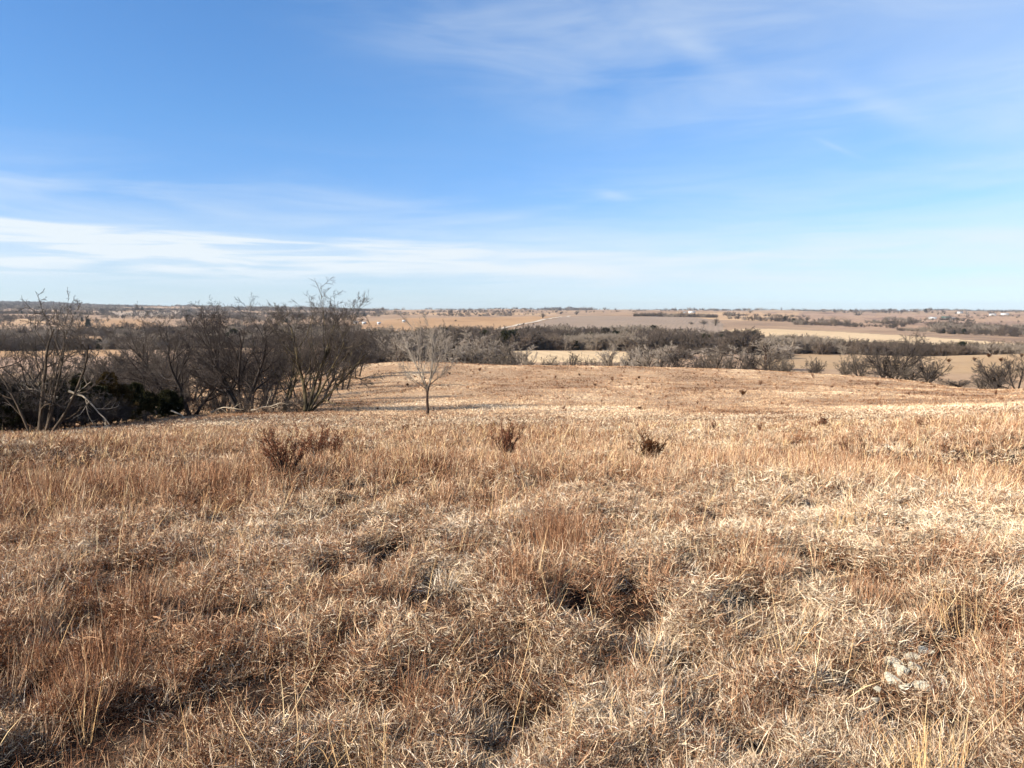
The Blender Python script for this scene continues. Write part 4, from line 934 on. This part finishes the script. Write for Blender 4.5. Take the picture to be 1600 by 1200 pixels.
def simple(name, c, rough=.7):
    m, nt = mat(name); n1 = noise(nt, pos(nt), .6, 3, .6); finish(nt, ramp(nt, n1, [(.3, tuple(v * .88 for v in c)), (.7, c)]), rough, alb=(.85, .85, .85)); return m
WHITE = simple('white_siding', (.62, .62, .60)); GREEN = simple('green_roofing', (.10, .17, .13)); GREYR = simple('grey_roofing', (.34, .34, .34)); DOORM = simple('dark_door', (.10, .09, .08))
def gabled(name, px, py, L, W, Hh, wall, roof, lab, rz=0., cat='barn', r=None):
    x, y, z = hit(px, py) if r is None else spot(px, r, py)
    o = empty(name, (x, y, z - .6), rz - math.atan2(x, y)); tag(o, lab, cat)
    a, b, h, rh = L / 2, W / 2, Hh + .6, W * .28
    V = [(-a, -b, 0), (a, -b, 0), (a, b, 0), (-a, b, 0), (-a, -b, h), (a, -b, h), (a, b, h), (-a, b, h), (-a, 0, h + rh), (a, 0, h + rh)]
    Q = [(0, 1, 5, 4), (2, 3, 7, 6), (1, 2, 6, 5), (3, 0, 4, 7)]; T = [(5, 6, 9), (7, 4, 8)]
    mobj('wall', np_mesh('wall', V, quads=Q, tris=T), wall, o)
    e = .5; t = .25; RV = []; RQ = []
    for sgn in (-1, 1):
        k = len(RV); z0 = h - e * rh / b; 
        for dz in (0.02, t):
            RV += [(-a - e, sgn * (b + e), z0 + dz), (a + e, sgn * (b + e), z0 + dz), (a + e, 0, h + rh + dz), (-a - e, 0, h + rh + dz)]
        RQ += [(k, k + 1, k + 2, k + 3), (k + 7, k + 6, k + 5, k + 4), (k, k + 4, k + 5, k + 1), (k + 1, k + 5, k + 6, k + 2), (k + 3, k + 2, k + 6, k + 7), (k, k + 3, k + 7, k + 4)]
    mobj('roof', np_mesh('roof', RV, quads=RQ), roof, o)
    dw, dh = min(L * .12, 2.2), h * .72
    D = [(-dw, -b - .08, .6), (dw, -b - .08, .6), (dw, -b - .08, dh), (-dw, -b - .08, dh), (-dw, -b + .02, .6), (dw, -b + .02, .6), (dw, -b + .02, dh), (-dw, -b + .02, dh)]
    mobj('door', np_mesh('door', D, quads=[(0, 1, 2, 3), (4, 7, 6, 5), (0, 4, 5, 1), (1, 5, 6, 2), (2, 6, 7, 3), (3, 7, 4, 0)]), DOORM, o)
    return o
def build_farms():
    gabled('barn', 1478, 499, 32, 16, 6, WHITE, GREEN, 'white barn with dark green roof, largest building on the far right slope')
    gabled('farmhouse', 1457, 498.5, 26, 10, 5, WHITE, WHITE, 'long white building left of the green roofed barn', cat='house')
    gabled('shed', 1489, 499.5, 13, 9, 5, WHITE, GREYR, 'white shed just right of the green roofed barn', .4, cat='shed')
    gabled('farmhouse', 1500, 489.6, 30, 14, 7, WHITE, GREYR, 'white house on the skyline above the green roofed barn', .3, 'house')
    gabled('farmhouse', 1551, 493, 30, 14, 7, WHITE, GREYR, 'white house on the skyline nearest the right edge', -.3, 'house')
    gabled('farmhouse', 1570, 492.4, 38, 14, 6, WHITE, WHITE, 'low white building at the far right skyline', 0, 'house')
    gabled('barn', 1081, 489.4, 26, 11, 5.5, WHITE, WHITE, 'white barn alone on the skyline right of the middle')
    gabled('shed', 1070, 489.4, 13, 8, 4, WHITE, GREYR, 'small white shed left of the lone skyline barn', cat='shed')
    for px, py, L, lab in ((556, 505.5, 7, 'white shed leftmost of the farm row behind the thicket'), (569, 506.5, 7, 'small white shed second in the farm row behind the thicket'), (592, 506.8, 6, 'low white shed at the edge of the tan field'), (631, 503.5, 6, 'low white shed rightmost along the tan field')):
        gabled('shed', px, py, L, 5, 2.6, WHITE, WHITE, lab, cat='shed')
    gabled('farmhouse', 741, 529, 7, 6, 4.5, WHITE, GREYR, 'pale little house among the trees of the dark wood', cat='house', r=560)
build_farms()

def build_road():
    pts = [(778, 515), (800, 510.2), (822, 505.6), (842, 501.6), (860, 498), (876, 495.4), (890, 494)]
    W = np.array([hit(*p)[:2] for p in pts]); d = np.concatenate([[0], np.cumsum(np.hypot(*np.diff(W, axis=0).T))]); t = np.linspace(0, d[-1], 160)
    C = np.stack([np.interp(t, d, W[:, 0]), np.interp(t, d, W[:, 1])], 1); T = np.gradient(C, axis=0); T /= np.linalg.norm(T, axis=1, keepdims=True); N = np.stack([-T[:, 1], T[:, 0]], 1)
    def strip(off, w, dz):
        A = C + N * (off - w / 2); B = C + N * (off + w / 2); z = np.maximum(H(A[:, 0], A[:, 1]), H(B[:, 0], B[:, 1])) + dz
        V = np.stack([np.column_stack([A, z]), np.column_stack([B, z])], 1).reshape(-1, 3); i = np.arange(len(C) - 1) * 2
        return V, np.stack([i, i + 1, i + 3, i + 2], 1)
    v, q = strip(0, 9, .5); m, nt = mat('gravel'); finish(nt, ramp(nt, noise(nt, pos(nt), .5, 4), [(.3, (.55, .48, .40)), (.7, (.70, .64, .56))]), .95)
    mobj('road', np_mesh('road', v, quads=q), m)['kind'] = 'structure'
    return C, N
ROADC, ROADN = build_road()

#SECTION HAZE
def build_haze():
    m, nt = mat('haze'); pv = nd(nt, 'ShaderNodeVolumePrincipled'); pv.inputs['Color'].default_value = (.80, .90, 1, 1); pv.inputs['Density'].default_value = HAZE
    pv.inputs['Anisotropy'].default_value = .2
    out = nd(nt, 'ShaderNodeOutputMaterial'); lk(nt, pv.outputs[0], out.inputs['Volume'])
    lo = min(float(o.data.vertices[0].co.z) if 0 else -60 for o in [0]); zs = []
    for o in COL.objects:
        if o.type == 'MESH' and o.get('kind') == 'structure':
            a = np.empty(len(o.data.vertices) * 3, np.float32); o.data.vertices.foreach_get('co', a); zs += [a[2::3].min(), a[2::3].max()]
    z0, z1 = min(zs) - 1.5, max(zs) + 32; r = 12900
    V = [(-r, -r, z0), (r, -r, z0), (r, r, z0), (-r, r, z0), (-r, -r, z1), (r, -r, z1), (r, r, z1), (-r, r, z1)]
    mobj('haze', np_mesh('haze', V, quads=[(3, 2, 1, 0), (4, 5, 6, 7), (0, 1, 5, 4), (1, 2, 6, 5), (2, 3, 7, 6), (3, 0, 4, 7)]), m)
    tag(bpy.data.objects['haze'], 'thin blue air haze over the valley', 'haze', kind='stuff')
HAZE = 3.0e-5
build_haze()
